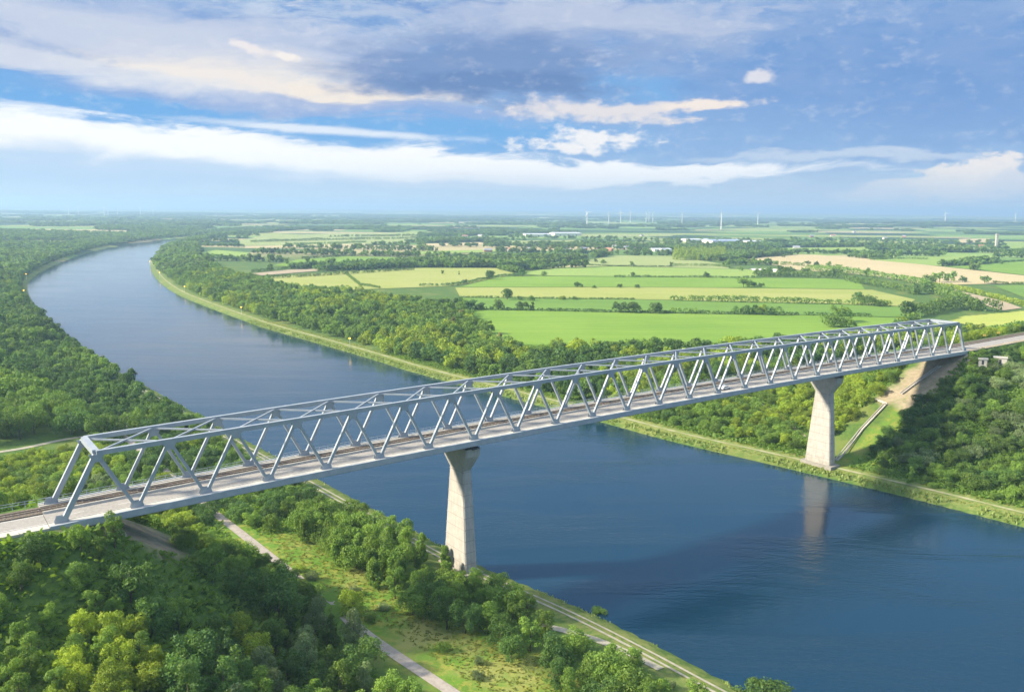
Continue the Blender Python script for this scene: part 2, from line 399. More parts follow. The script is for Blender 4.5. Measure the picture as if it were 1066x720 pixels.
def grid_meadow(x, y):
    """lush/meadow factors painted by land cover"""
    db, right = river(x, y); t, n = TN(x, y)
    return db, right, t, n
_t, _n = TN(GX.ravel(), GY.ravel()); _db = GDB.ravel(); _r = GR.ravel()
mead = np.zeros(len(_t)); dryb = np.zeros(len(_t))
mead = np.where(~_r & (_db > 34) & (_db < 58) & (_n < 90), 1., mead)
mead = np.where(_r & (_t > 286) & (_t < 345) & (_n < 4) & (_n > -9), .8, mead)
dryb = np.where((_db > 1.5) & (_db < 14), .6, 0)
soil = np.where(((_t > 340) & (_t < 392) & (_n > -6) & (_n < 15) & _r) | ((_t > 2) & (_t < 24) & (_n > -3) & (_n < 17) & ~_r), 1., 0.)
for nm, arr in (('meadow', mead), ('bank', dryb), ('soil', soil)):
    a = ground_o.data.attributes.new(nm, 'FLOAT', 'POINT'); a.data.foreach_set('value', arr.astype(np.float32))
gm = bpy.data.materials.new('ground_cover'); gm.use_nodes = True; t_ = NT(gm.node_tree); p_ = t_.n['Principled BSDF']
p_.inputs['Roughness'].default_value = .95; p_.inputs['Specular IOR Level'].default_value = .1
geo = t_.new('ShaderNodeNewGeometry'); pos = geo.outputs['Position']
n1 = t_.noise(pos, .035, 6, .6); n2 = t_.noise(pos, .5, 8, .65); n3 = t_.noise(pos, .0015, 5, .6)
under = t_.mix(t_.ss(n2, .35, .7), (.065, .125, .03), (.11, .18, .035))
under = t_.mix(t_.ss(n1, .5, .7), under, (.16, .19, .05))
def attr(nm): a = t_.new('ShaderNodeAttribute', attribute_name=nm); return a.outputs['Fac']
n4 = t_.noise(pos, .22, 5, .7)
meadc = t_.mix(t_.ss(n2, .42, .60), (.24, .26, .05), (.11, .20, .03))
meadc = t_.mix(t_.ss(n4, .45, .58), meadc, (.12, .23, .03))
meadc = t_.mix(t_.ss(n1, .50, .68), meadc, (.29, .29, .09))
cc = t_.mix(attr('meadow'), under, meadc)
cc = t_.mix(attr('bank'), cc, t_.mix(t_.ss(n2, .35, .6), (.12, .19, .04), (.26, .26, .09)))
cc = t_.mix(t_.m('MULTIPLY', attr('soil'), t_.ss(t_.m('ADD', n4, t_.m('MULTIPLY', n2, .5)), .70, 1.0, 1., .35)), cc, t_.mix(t_.ss(n2, .3, .7), (.30, .25, .17), (.42, .35, .25)))
# patchwork of farmland far away
vo = t_.new('ShaderNodeTexVoronoi', feature='F1'); vo.inputs['Scale'].default_value = .0034
mp = t_.new('ShaderNodeMapping'); mp.inputs['Rotation'].default_value = (0, 0, .5); mp.inputs['Scale'].default_value = (.6, 1.2, 1); t_.l.new(pos, mp.inputs[0]); t_.l.new(mp.outputs[0], vo.inputs['Vector'])
sc_ = t_.new('ShaderNodeSeparateXYZ'); t_.l.new(vo.outputs['Color'], sc_.inputs[0])
rp = t_.new('ShaderNodeValToRGB'); rp.color_ramp.interpolation = 'CONSTANT'; els = rp.color_ramp.elements
els[0].position = 0; els[0].color = (.035, .075, .03, 1)
for ps, cl in ((.22, (.16, .27, .06)), (.42, (.28, .33, .10)), (.60, (.12, .21, .05)), (.70, (.40, .35, .18)), (.80, (.07, .13, .04)), (.88, (.22, .33, .08))):
    e_ = els.new(ps); e_.color = (*cl, 1)
els[1].position = els[1].position
t_.l.new(sc_.outputs[0], rp.inputs[0])
vl = t_.new('ShaderNodeVectorMath', operation='LENGTH'); t_.l.new(pos, vl.inputs[0])
cc = t_.mix(t_.ss(vl.outputs['Value'], 1600, 2100), cc, rp.outputs[0])
t_.l.new(cc, p_.inputs['Base Color'])
bp = t_.new('ShaderNodeBump'); bp.inputs['Strength'].default_value = .5; bp.inputs['Distance'].default_value = .6; t_.l.new(n2, bp.inputs['Height']); t_.l.new(bp.outputs[0], p_.inputs['Normal'])
ground_o.data.materials.append(gm)

# ------------------------------------------------------------------ water
wm = bpy.data.materials.new('canal_water'); wm.use_nodes = True; t_ = NT(wm.node_tree); p_ = t_.n['Principled BSDF']
p_.inputs['Base Color'].default_value = (.004, .028, .055, 1); p_.inputs['IOR'].default_value = 1.5; p_.inputs['Roughness'].default_value = .10
geo = t_.new('ShaderNodeNewGeometry'); pos = geo.outputs['Position']
mp = t_.new('ShaderNodeMapping'); mp.inputs['Rotation'].default_value = (0, 0, R(-35)); mp.inputs['Scale'].default_value = (.5, 1, 1); t_.l.new(pos, mp.inputs[0])
wav = t_.noise(mp.outputs[0], .75, 5, .6, .3); wav2 = t_.noise(pos, 1.6, 4, .6)
mq = t_.new('ShaderNodeMapping'); mq.inputs['Rotation'].default_value = (0, 0, R(28)); mq.inputs['Scale'].default_value = (.25, 1, 1); t_.l.new(pos, mq.inputs[0])
calm = t_.ss(t_.noise(mq.outputs[0], .035, 5, .6, .8), .38, .66, .2, 1.35)
py_s = t_.new('ShaderNodeSeparateXYZ'); t_.l.new(pos, py_s.inputs[0])
hgt = t_.m('MULTIPLY', t_.m('ADD', wav, t_.m('MULTIPLY', wav2, .25)), t_.m('MULTIPLY', calm, t_.ss(py_s.outputs[1], 260., 650., 1., .4)))
bp = t_.new('ShaderNodeBump'); bp.inputs['Strength'].default_value = .42; bp.inputs['Distance'].default_value = .36
t_.l.new(hgt, bp.inputs['Height']); t_.l.new(bp.outputs[0], p_.inputs['Normal'])
wc = link_mesh('water', [(-3000, -700, 0), (900, -700, 0), (900, 5200, 0), (-3000, 5200, 0)], [(0, 1, 2, 3)], wm)
tag(wc, kind='structure')

# ------------------------------------------------------------------ ribbons on the ground (paths, tracks)
def ribbon(name, pts, width, m, lift=.12, step=4., z=None, wob=0., ground_z=True):
    p = smooth_line(pts, 2); seg = np.hypot(*np.diff(p, axis=0).T); cum = np.r_[0, np.cumsum(seg)]
    k = max(2, int(cum[-1] / step)); s_ = np.linspace(0, cum[-1], k); x = np.interp(s_, cum, p[:, 0]); y = np.interp(s_, cum, p[:, 1])
    tx = np.gradient(x); ty = np.gradient(y); ln = np.hypot(tx, ty); nx_ = -ty / ln; ny_ = tx / ln
    V = []; nsub = 4
    for i in range(k):
        wd = width * (1 + wob * (random.random() - .5))
        for j in range(nsub + 1):
            o = (j / nsub - .5) * wd; V.append((x[i] + nx_[i] * o, y[i] + ny_[i] * o))
    V = np.array(V); zz = ground(V[:, 0], V[:, 1]) + lift if z is None else np.full(len(V), z)
    V = np.c_[V, zz]; F = []
    for i in range(k - 1):
        for j in range(nsub): a = i * (nsub + 1) + j; F.append((a, a + 1, a + nsub + 2, a + nsub + 1))
    o = link_mesh(name, V, F, m); tag(o, kind='structure'); return o, np.c_[x, y]
PATHS = []
def off_line(ln, off, n0, n1, step=12):
    """points parallel to the bank between two n values"""
    p = []
    for a, b in zip(ln[:-1], ln[1:]):
        for q in np.linspace(0, 1, max(2, int(np.hypot(*(b - a)) / step)), endpoint=False):
            pt = a + (b - a) * q; tt = (b - a) / np.hypot(*(b - a)); o = pt + np.array([tt[1], -tt[0]]) * off
            nn = TN(*o)[1]
            if n0 <= nn <= n1: p.append(o)
    return np.array(p)
def add_path(name, pts, width, m, clear, **kw):
    o, ln = ribbon(name, pts, width, m, **kw); PATHS.append((ln, clear)); return o
asp = [U(243, 545, 6), U(275, 570, 6), U(330, 613, 6), U(385, 660, 6), U(475, 718, 6), XY(70, -100), XY(76, -200)]
add_path('path', [XY(54, 230), XY(57, 140), XY(57, 100)] + asp, 3.1, M_path, 2.2)
PATHS.append((smooth_line([U(240, 543, 6), U(275, 570, 6)]), 4.5)); PATHS.append((smooth_line([U(385, 660, 6), U(475, 718, 6), XY(70, -100)]), 6.0)); PATHS.append((smooth_line([XY(60, -18), XY(61, -45), XY(65, -85)]), 7.5))
add_path('path', [U(-60, 480, 6), U(20, 468, 6), U(60, 457, 6), U(100, 450, 6), U(128, 443, 6), U(136, 434, 6), U(130, 426, 6)], 3.0, M_track, 3.0)
lt1 = off_line(LB, 6.2, -300, 330); lt2 = off_line(LB, 8.6, -300, 330)
if TN(*lt1[len(lt1) // 2])[0] > 120: lt1 = off_line(LB, -6.2, -300, 330); lt2 = off_line(LB, -8.6, -300, 330)
add_path('track', lt1, .8, M_track, 4.0, wob=.3); add_path('track', lt2, .9, M_track, 4.0, wob=.3)
add_path('track', [XY(102, -36), XY(106.5, -44), XY(110.5, -54), XY(112.0, -68)], 2.6, M_track, 2.)
sg = 1 if TN(*off_line(RB, 8, -80, 80)[3])[0] > 280 else -1
rt1 = off_line(RB, 9.0 * sg, -330, 1800)
add_path('track', rt1, 1.3, mat('grassy_track', (.22, .25, .10), .95, nscale=.15, ncol=(.34, .33, .20), detail=8), 2.5, wob=.6)
add_path('path', [U(500, 352, 7), U(520, 357, 7), U(540, 366, 7), U(566, 380, 7), U(600, 392, 7)], 5., M_dirt, 5.)
add_path('path', [XY(300, 15), XY(330, 60), XY(350, 110), XY(360, 170)], 3., M_dirt, 3.)

# ------------------------------------------------------------------ fields
def fieldmat(name, a, b, stripe=.12, ang=.2, sc=.05):
    m = bpy.data.materials.new(name); m.use_nodes = True; t = NT(m.node_tree); p = t.n['Principled BSDF']
    p.inputs['Roughness'].default_value = .95; p.inputs['Specular IOR Level'].default_value = .1
    g = t.new('ShaderNodeNewGeometry'); ps = g.outputs['Position']
    mp_ = t.new('ShaderNodeMapping'); mp_.inputs['Rotation'].default_value = (0, 0, ang); mp_.inputs['Scale'].default_value = (.12, 1, 1); t.l.new(ps, mp_.inputs[0])
    n_ = t.ss(t.noise(mp_.outputs[0], sc, 6, .65), .36, .64); n2_ = t.ss(t.noise(ps, .011, 6, .65), .3, .7)
    f = t.m('ADD', t.m('MULTIPLY', n_, .5), t.m('MULTIPLY', n2_, .5))
    c1 = t.mix(f, a, b)
    wvn = t.new('ShaderNodeTexWave', bands_direction='Y'); wvn.inputs['Scale'].default_value = .030; wvn.inputs['Distortion'].default_value = .6; wvn.inputs['Detail Scale'].default_value = .3
    t.l.new(mp_.outputs[0], wvn.inputs[0])
    c1 = t.mix(t.m('MULTIPLY', t.ss(wvn.outputs['Fac'], .82, 1.), stripe * 3), c1, tuple(x * .6 for x in a))
    t.l.new(c1, p.inputs['Base Color']); return m
FM = {'green': fieldmat('crop_green', (.145, .26, .035), (.205, .32, .048)),
      'green2': fieldmat('crop_deep_green', (.12, .225, .04), (.165, .275, .05)),
      'yellow': fieldmat('crop_yellow_green', (.27, .32, .075), (.36, .37, .12)),
      'lime': fieldmat('crop_lime', (.22, .33, .07), (.28, .37, .09)),
      'tan': fieldmat('stubble', (.46, .38, .20), (.52, .44, .26)),
      'brown': fieldmat('bare_field', (.36, .29, .20), (.42, .35, .24)),
      'pale': fieldmat('pale_meadow', (.26, .32, .11), (.32, .36, .14))}
FPOLY = []
fields = [
 ('green', [(480, 322), (578, 323.7), (660, 325.7), (860, 328.5), (932, 331), (965, 338), (900, 356), (700, 368), (560, 368), (500, 345)]),
 ('green2', [(478, 310), (660, 312), (860, 316.5), (942, 319.5), (948, 330.5), (860, 328), (660, 325.1), (578, 323.1), (481, 321.3)]),
 ('yellow', [(474, 299.5), (660, 299), (860, 301), (908, 302), (953, 312), (942, 319), (860, 316), (660, 311.5), (479, 309.5)]),
 ('green', [(478, 299), (519, 288.3), (568, 287.5), (660, 288.5), (860, 290), (895, 293), (900, 301.5), (860, 300.6), (660, 298.6)]),
 ('yellow', [(268, 290), (300, 287), (360, 282.5), (430, 279), (515, 279), (537, 285), (489, 295), (466, 298), (360, 302), (325, 306), (290, 302)]),
 ('lime', [(541, 285), (568, 280), (640, 277.5), (792, 281), (787, 289), (660, 288), (568, 287)]),
 ('pale', [(560, 279.5), (640, 266), (700, 266.5), (752, 275), (760, 280), (640, 277)]),
 ('tan', [(400, 269.2), (450, 269.5), (520, 271), (608, 275.5), (600, 278), (520, 275.5), (450, 273), (400, 272)]),
 ('tan', [(756, 272), (793, 268), (830, 265), (850, 265.5), (912, 270), (976, 277.3), (1066, 287), (1150, 295), (1150, 301), (1066, 295), (962, 297), (937, 292), (897, 286.5), (830, 281), (800, 275)]),
 ('lime', [(905, 270.5), (925, 269), (1030, 265.5), (1038, 271), (987, 276.6), (976, 277)]),
 ('green', [(985, 277.6), (1066, 272.2), (1150, 270), (1150, 294), (1066, 286.6)]),
 ('brown', [(974, 299), (990, 301), (1045, 314), (1064, 321), (1045, 323.5), (1012, 315)]),
 ('green2', [(1035, 298), (1066, 297), (1150, 302), (1150, 318), (1066, 310)]),
 ('green', [(283, 277), (310, 270.5), (360, 267), (430, 268.5), (430, 275.5), (330, 278)]),
 ('brown', [(262, 285), (300, 281.2), (332, 280), (332, 282.3), (272, 287)]),
 ('lime', [(206, 263.5), (225, 260.5), (259, 263), (256, 267.5), (225, 267)]),
 ('pale', [(248, 251), (270, 246), (350, 243), (436, 243.5), (436, 252), (350, 255.5), (252, 256)]),
 ('tan', [(255, 257), (300, 255.5), (380, 254), (380, 256), (300, 258), (255, 258.6)]),
 ('tan', [(440, 254), (500, 252.3), (510, 255), (448, 256.8)]),
 ('pale', [(0, 252), (40, 250.6), (80, 251), (78, 254), (0, 255.5)]),
 ('pale', [(520, 251), (600, 250), (618, 253), (540, 256)]),
 ('tan', [(720, 237.5), (765, 236.3), (768, 239), (725, 240)]),
 ('tan', [(998, 249), (1030, 248.4), (1030, 252.2), (1000, 253)]),
 ('lime', [(1045, 252.5), (1150, 251.5), (1150, 262), (1050, 260)]),
 ('pale', [(600, 244.5), (700, 243), (700, 246), (610, 247.5)]),
 ('lime', [(430, 262), (520, 260), (520, 262.5), (440, 265)]),
 ('lime', [(800, 258.5), (900, 257.5), (905, 261), (810, 262)]),
]
def field_sheet(mname, poly, z):
    pts = []
    for i in range(len(poly)):
        a = np.array(poly[i]); b = np.array(poly[(i + 1) % len(poly)])
        for q in np.linspace(0, 1, 6, endpoint=False): pts.append(a + (b - a) * q)
    P = [U(p[0], p[1], FZ) for p in pts]
    o = link_mesh('field', [(x, y, z) for x, y in P], [tuple(range(len(P)))], FM[mname]); tag(o, kind='structure')
    FPOLY.append(np.array([U(p[0], p[1], FZ) for p in poly]))
for i, (mn, poly) in enumerate(fields): field_sheet(mn, poly, FZ + .25 + .03 * i)
# the sunny field on the slope beside the road embankment: a draped sheet
yp = np.array([G(*p)[:2] for p in [(935, 348), (985, 334), (1000, 329), (1040, 325.5), (1066, 323), (1130, 320), (1130, 334), (1066, 337), (1010, 348)]])
gx_, gy_ = np.meshgrid(np.arange(yp[:, 0].min(), yp[:, 0].max(), 5.), np.arange(yp[:, 1].min(), yp[:, 1].max(), 5.))
ins = inside(gx_, gy_, yp).reshape(gx_.shape); gz_ = ground(gx_, gy_) + .4
idx = np.arange(gx_.size).reshape(gx_.shape); ok = ins[:-1, :-1] & ins[1:, :-1] & ins[:-1, 1:] & ins[1:, 1:]
fq = np.stack([idx[:-1, :-1][ok], idx[:-1, 1:][ok], idx[1:, 1:][ok], idx[1:, :-1][ok]], 1)
fo = link_mesh('field', np.stack([gx_, gy_, gz_], -1).reshape(-1, 3), fq, fieldmat('ripe_crop', (.33, .39, .08), (.42, .44, .11)))
tag(fo, kind='structure'); FPOLY.append(yp)

# ------------------------------------------------------------------ the bridge
def local(mb, root, name, m, parent=None, smooth=False):
    """link a mesh built in world coordinates as a part of root"""
    l = root.matrix_basis.translation if False else root.location
    mb.v = [(a - l[0], b - l[1], c_ - l[2]) for a, b, c_ in mb.v]
    return mb.build(name, m, parent or root, smooth)
bo = empty('truss_bridge', P3(0, 0, dz(0)))
tag(bo, 'long blue-grey steel truss bridge carrying a road and a railway across the canal', 'bridge')
def strip(n0, n1, h0, h1, t0=0., t1=390., k=26):
    """a band running along the deck between n0..n1, heights h0..h1 over deck level"""
    b = MB(); ts = np.linspace(t0, t1, k + 1); rings = []
    for t in ts:
        z = dz(t); rings.append(len(b.v))
        for (n, h) in ((n0, h0), (n1, h0), (n1, h1), (n0, h1)): b.v.append(P3(t, n, z + h))
    for a, c_ in zip(rings[:-1], rings[1:]):
        for i in range(4): j = (i + 1) % 4; b.f.append((a + i, c_ + i, c_ + j, a + j))
    b.f.append(tuple(rings[0] + i for i in range(4))); b.f.append(tuple(rings[-1] + i for i in (3, 2, 1, 0)))
    return b
NL, NR = -1.9, TW + 1.9
T0_, T1_ = -2.5, 392.5
local(strip(NL + .25, NR - .25, -.55, -.05, T0_, T1_), bo, 'deck_slab', M_concd)
local(strip(NL, NL + .5, -1.35, .18, T0_, T1_), bo, 'fascia_beam', M_steel2)
local(strip(NR - .5, NR, -1.35, .18, T0_, T1_), bo, 'fascia_beam', M_steel2)
local(strip(NL + .5, .75, -.05, .06, T0_, T1_), bo, 'walkway', M_walk)
local(strip(.75, 1.0, -.05, .16, T0_, T1_), bo, 'kerb', M_walk)
local(strip(1.0, 7.7, -.05, .0, T0_, T1_), bo, 'roadway', M_asph)
mk = MB()
for k in range(0, 390, 12): local(strip(4.3, 4.42, .003, .007, k, k + 5, 1), bo, 'lane_marking', M_white)
for n_ in (1.25, 7.35): local(strip(n_, n_ + .12, .003, .006, T0_, T1_), bo, 'edge_line', M_white)
local(strip(7.7, 8.05, -.05, .55, T0_, T1_), bo, 'divider_wall', M_walk)
local(strip(8.05, 13.0, -.05, .10, T0_, T1_), bo, 'ballast_bed', M_ballast)
sl = MB(); 
for k in np.arange(-2, 392, 1.3):
    a, b_ = P3(k, 9.1, dz(k) + .13), P3(k, 11.9, dz(k) + .13); sl.bar(a, b_, .30, .12)
local(sl, bo, 'sleepers', M_sleep)
for n_ in (9.75, 11.2): local(strip(n_, n_ + .10, .19, .34, T0_, T1_), bo, 'rail', M_rail)
local(strip(13.0, TW - .5, -.05, .22, T0_, T1_), bo, 'cess_walkway', M_walk)
local(strip(12.55, 12.85, .10, .24, T0_, T1_), bo, 'cable_duct', M_concd)
local(strip(TW + .55, NR - .5, -.05, .08, T0_, T1_), bo, 'edge_walkway', M_walk)
rl = MB()
for h in (.55, 1.1): rl_s = strip(NR - .33, NR - .25, h, h + .08, T0_, T1_); o_ = len(rl.v); rl.v += rl_s.v; rl.f += [tuple(i + o_ for i in f) for f in rl_s.f]
for k in np.arange(0, 391, 2.5): rl.bar(P3(k, NR - .29, dz(k) + .18), P3(k, NR - .29, dz(k) + 1.15), .1, .1, up=(1, 0, 0))
local(rl, bo, 'railing', M_steel2)
# girders below the deck
for n_ in (0.0, TW): local(strip(n_ - .6, n_ + .6, -1.9, -.55, 0, 390), bo, 'bottom_chord', M_steel)
cb = MB()
for k in range(0, 79): cb.bar(P3(k * 5, .6, dz(k * 5) - 1.05), P3(k * 5, TW - .6, dz(k * 5) - 1.05), .35, .9)
local(cb, bo, 'cross_beams', M_steel)
def bn(k, side): return Vector(P3(k * L, TW * side, dz(k * L) + .0))
def tnode(k, side): return Vector(P3((k + .5) * L, TW * side, dz((k + .5) * L) + TH))
for side in (0, 1):
    ch = MB()
    for k in range(NP - 1): ch.bar(tnode(k, side) - Vector((0, 0, 0)), tnode(k + 1, side), .95, 1.05)
    # gusset plates joined to the chord
    dvec = Vector((dv_[0], dv_[1], 0)); nvec = Vector((nv_[0], nv_[1], 0))
    for k in range(NP):
        p = tnode(k, side); w1, w2 = (1.5, .8)
        for s_ in (-1, 1):
            q = p + nvec * s_ * .49; a = nvec * s_ * .03
            ch.hexa([q - dvec * w2 - Vector((0, 0, 1.9)) , q + dvec * w2 - Vector((0, 0, 1.9)), q + dvec * w2 - Vector((0, 0, 1.9)) + a, q - dvec * w2 - Vector((0, 0, 1.9)) + a,
                     q - dvec * w1 - Vector((0, 0, .3)), q + dvec * w1 - Vector((0, 0, .3)), q + dvec * w1 - Vector((0, 0, .3)) + a, q - dvec * w1 - Vector((0, 0, .3)) + a])
    local(ch, bo, 'top_chord', M_steel)
    for k in range(NP):
        for (kb, kt) in ((k, k), (k + 1, k)):
            a = bn(kb, side) + Vector((0, 0, -.3)); b_ = tnode(kt, side)
            d_ = (b_ - a); a2 = a + d_ * .0; end = (k == 0 and kb == 0) or (k == NP - 1 and kb == NP)
            m_ = MB(); wd = 1.05 if end else .70
            m_.bar(a2, b_ - d_.normalized() * .4, wd, wd * (1.0 if end else .95), up=(nv_[0], nv_[1], 0))
            local(m_, bo, 'end_post' if end else 'diagonal', M_steel)
    for k in range(NP + 1):
        p = bn(k, side); gu = MB()
        for s_ in (-1, 1):
            q = p + nvec * s_ * .42; a = nvec * s_ * .03
            gu.hexa([q - dvec * 1.5, q + dvec * 1.5, q + dvec * 1.5 + a, q - dvec * 1.5 + a,
                     q - dvec * 1.0 + Vector((0, 0, 1.5)), q + dvec * 1.0 + Vector((0, 0, 1.5)), q + dvec * 1.0 + Vector((0, 0, 1.5)) + a, q - dvec * 1.0 + Vector((0, 0, 1.5)) + a])
        gu.bar(p + Vector((0, 0, .2)) - nvec * .42, p + Vector((0, 0, .2)) + nvec * .42, 1.2, .3); local(gu, bo, 'gusset_plate', M_steel)
for k in range(NP - 1):
    for a, b_ in ((tnode(k, 0), tnode(k + 1, 1)), (tnode(k, 1), tnode(k + 1, 0))):
        m_ = MB(); off = Vector((0, 0, .02 if a is not None and a == tnode(k, 0) else -.12)); dd = (b_ - a).normalized()
        m_.bar(a + off + dd * .5, b_ + off - dd * .5, .38, .38); local(m_, bo, 'wind_brace', M_steel)
for k in (0, NP - 1):
    m_ = MB(); m_.bar(tnode(k, 0) + Vector((0, 0, -.05)) + Vector((nv_[0], nv_[1], 0)) * .48, tnode(k, 1) + Vector((0, 0, -.05)) - Vector((nv_[0], nv_[1], 0)) * .48, 1.35, 1.2); local(m_, bo, 'portal_beam', M_steel)

# piers
def pier(t, zb, label):
    o = empty('bridge_pier', P3(t, TW / 2, zb)); tag(o, label, 'bridge pier', 'concrete piers of the bridge'); o.rotation_euler = (0, 0, math.atan2(nv_[1], nv_[0]))
    top = dz(t) - 2.85 - zb; neck = top - 7.2
    lv = [(-2, 6.2, 2.15), (neck * .5, 4.85, 1.8), (neck, 3.6, 1.5), (top - 2.4, 6.6, 2.5), (top, 6.9, 2.6)]
    b = MB(); rings = []
    for z, hx, hy in lv:
        ch = .35; rings.append(len(b.v))
        for x, y in ((-hx + ch, -hy), (hx - ch, -hy), (hx, -hy + ch), (hx, hy - ch), (hx - ch, hy), (-hx + ch, hy), (-hx, hy - ch), (-hx, -hy + ch)): b.v.append((x, y, z))
    for a, c_ in zip(rings[:-1], rings[1:]):
        for i in range(8): j = (i + 1) % 8; b.f.append((a + i, a + j, c_ + j, c_ + i))
    b.f.append(tuple(rings[0] + i for i in reversed(range(8)))); b.f.append(tuple(rings[-1] + i for i in range(8)))
    sh = b.build('shaft', M_pier, o)
    j = MB()
    for z in np.arange(3, neck, 3.4):
        hx = np.interp(z, [l[0] for l in lv], [l[1] for l in lv]); hy = np.interp(z, [l[0] for l in lv], [l[2] for l in lv])
        j.box(-hx - .015, hx + .015, -hy - .015, hy + .015, z - .06, z + .06)
    j.build('formwork_joints', M_joint, sh)
    for x in (-TW / 2, TW / 2):
        bb = MB(); bb.box(x - .7, x + .7, -.8, .8, top, top + .9); bb.build('bearing', M_dark, o)
    ft = MB(); ft.box(-7.4, 7.4, -3.2, 3.2, -2.2, .35); ft.build('footing', M_concd, o)
M_pier = bpy.data.materials.new('pier_concrete'); M_pier.use_nodes = True; t_ = NT(M_pier.node_tree); p_ = t_.n['Principled BSDF']; p_.inputs['Roughness'].default_value = .9
tc_ = t_.new('ShaderNodeTexCoord'); mp = t_.new('ShaderNodeMapping'); mp.inputs['Scale'].default_value = (1.6, 1.6, .10); t_.l.new(tc_.outputs['Object'], mp.inputs[0])
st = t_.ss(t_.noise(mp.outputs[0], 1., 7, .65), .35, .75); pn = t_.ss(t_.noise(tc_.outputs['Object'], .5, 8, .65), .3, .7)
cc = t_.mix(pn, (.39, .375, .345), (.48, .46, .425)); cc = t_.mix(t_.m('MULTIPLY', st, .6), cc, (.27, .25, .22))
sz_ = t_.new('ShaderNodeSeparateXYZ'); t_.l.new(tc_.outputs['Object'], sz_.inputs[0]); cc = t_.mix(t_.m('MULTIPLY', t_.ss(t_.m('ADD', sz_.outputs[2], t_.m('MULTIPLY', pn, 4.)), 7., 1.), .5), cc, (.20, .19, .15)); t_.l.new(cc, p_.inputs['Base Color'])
M_joint = mat('joint_line', (.24, .225, .20), .95)
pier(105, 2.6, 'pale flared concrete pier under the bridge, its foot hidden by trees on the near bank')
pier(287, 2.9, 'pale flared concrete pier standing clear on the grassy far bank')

# abutments
def abutment(t, s, label):
    o = empty('bridge_abutment', P3(t, TW / 2, dz(t) - 7)); tag(o, label, 'abutment', 'abutments of the bridge'); o.rotation_euler = (0, 0, math.atan2(nv_[1], nv_[0]))
    b = MB(); b.box(-8.2, 8.2, -1.6, 1.6, -2, 4.6); b.build('front_wall', M_concd, o)
    for x in (-8.85, 8.25):
        b = MB(); b.box(x, x + .6, -1.0 if s < 0 else -7, 7 if s < 0 else 1.0, .5, 6.0); b.build('wing_wall', M_concd, o)
    for x in (-8.2, 6.2): b = MB(); b.box(x, x + 2, -1.4, .4, 4.61, 5.1); b.build('bearing', M_dark, o)
# +y of the rotated frame points back along -t
abutment(-1.5, -1, 'low concrete abutment wall holding the left end of the bridge')
abutment(392, 1, 'low concrete abutment holding the far right end of the bridge')

# approaches: road and railway on both banks
def approach(t0, t1, right):
    k = int(abs(t1 - t0) / 6) + 1
    def st_(n0, n1, h0, h1): return strip(n0, n1, h0, h1, t0, t1, k)
    def world(b, nm, m): o = b.build(nm, m); tag(o, kind='structure'); return o
    world(st_(1.0, 7.7, -.6, -.02), 'road', M_asph)
    world(st_(8.3, 13.0, -.6, .10), 'railway_bed', M_ballast)
    world(st_(-1.9, 1.0, -.6, -.06), 'road_verge', M_walk if not right else M_dirt)
    for n_ in (9.75, 11.2):
        world(st_(n_, n_ + .10, .19, .34), 'railway_rail', M_rail)
    sl = MB()
    for kk in np.arange(t0, t1, 1.3): sl.bar(P3(kk, 9.1, dz(kk) + .13), P3(kk, 11.9, dz(kk) + .13), .30, .12)
    world(sl, 'railway_sleepers', M_sleep)
    for n_ in (1.3, 7.3): world(st_(n_, n_ + .12, -.016, -.012), 'road_edge_line', M_white)
approach(-120, -2.6, False); approach(392.6, 900, True)
def railing(t0, t1, n, label):
    o = empty('railing', P3(t0, n, dz(t0))); tag(o, label, 'railing')
    b = MB()
    for h in (.6, 1.15): b.bar(P3(t0, n, dz(t0) + h), P3(t1, n, dz(t1) + h), .09, .09)
    local(b, o, 'handrail', M_steel2)
    b = MB()
    for k in np.arange(t0, t1 + .1, 2.5): b.bar(P3(k, n, dz(k) - .6), P3(k, n, dz(k) + 1.15), .1, .1, up=(1, 0, 0))
    local(b, o, 'posts', M_steel2)
railing(-60, -3, TW + 1.6, 'grey steel railing beside the track on the left approach')

# ------------------------------------------------------------------ small structures
def boxhouse(name, w_, d_, h_, mw, mr, root, roof='gable', rh=2.):
    b = MB(); b.box(-w_ / 2, w_ / 2, -d_ / 2, d_ / 2, -1.5, h_)
    wl = b.build('wall', mw, root)
    r_ = MB()
    if roof == 'gable':
        e = .4; r_.v = [(-w_ / 2 - e, -d_ / 2 - e, h_ - .1), (w_ / 2 + e, -d_ / 2 - e, h_ - .1), (w_ / 2 + e, d_ / 2 + e, h_ - .1), (-w_ / 2 - e, d_ / 2 + e, h_ - .1), (-w_ / 2 - e, 0, h_ + rh), (w_ / 2 + e, 0, h_ + rh)]
        r_.f = [(0, 1, 5, 4), (2, 3, 4, 5), (1, 2, 5), (3, 0, 4), (0, 3, 2, 1)]
    else: r_.box(-w_ / 2 - .3, w_ / 2 + .3, -d_ / 2 - .3, d_ / 2 + .3, h_ + .003, h_ + .5)
    rf = r_.build('roof', mr, root)
    return wl, rf
M_brick = mat('house_brick', (.42, .20, .13), .9, nscale=2, ncol=(.50, .27, .18)); M_rend = mat('pale_render', (.68, .64, .56), .85, nscale=.6, ncol=(.74, .70, .63))
M_tile = mat('roof_tile', (.40, .19, .13), .85, nscale=1, ncol=(.48, .25, .17)); M_slate = mat('grey_roof', (.28, .30, .34), .7, nscale=.4, ncol=(.36, .38, .42))
M_metalroof = mat('pale_metal_roof', (.52, .56, .62), .5, nscale=.1, ncol=(.60, .63, .68)); M_blueroof = mat('blue_grey_roof', (.30, .37, .48), .5, nscale=.1, ncol=(.37, .44, .55))
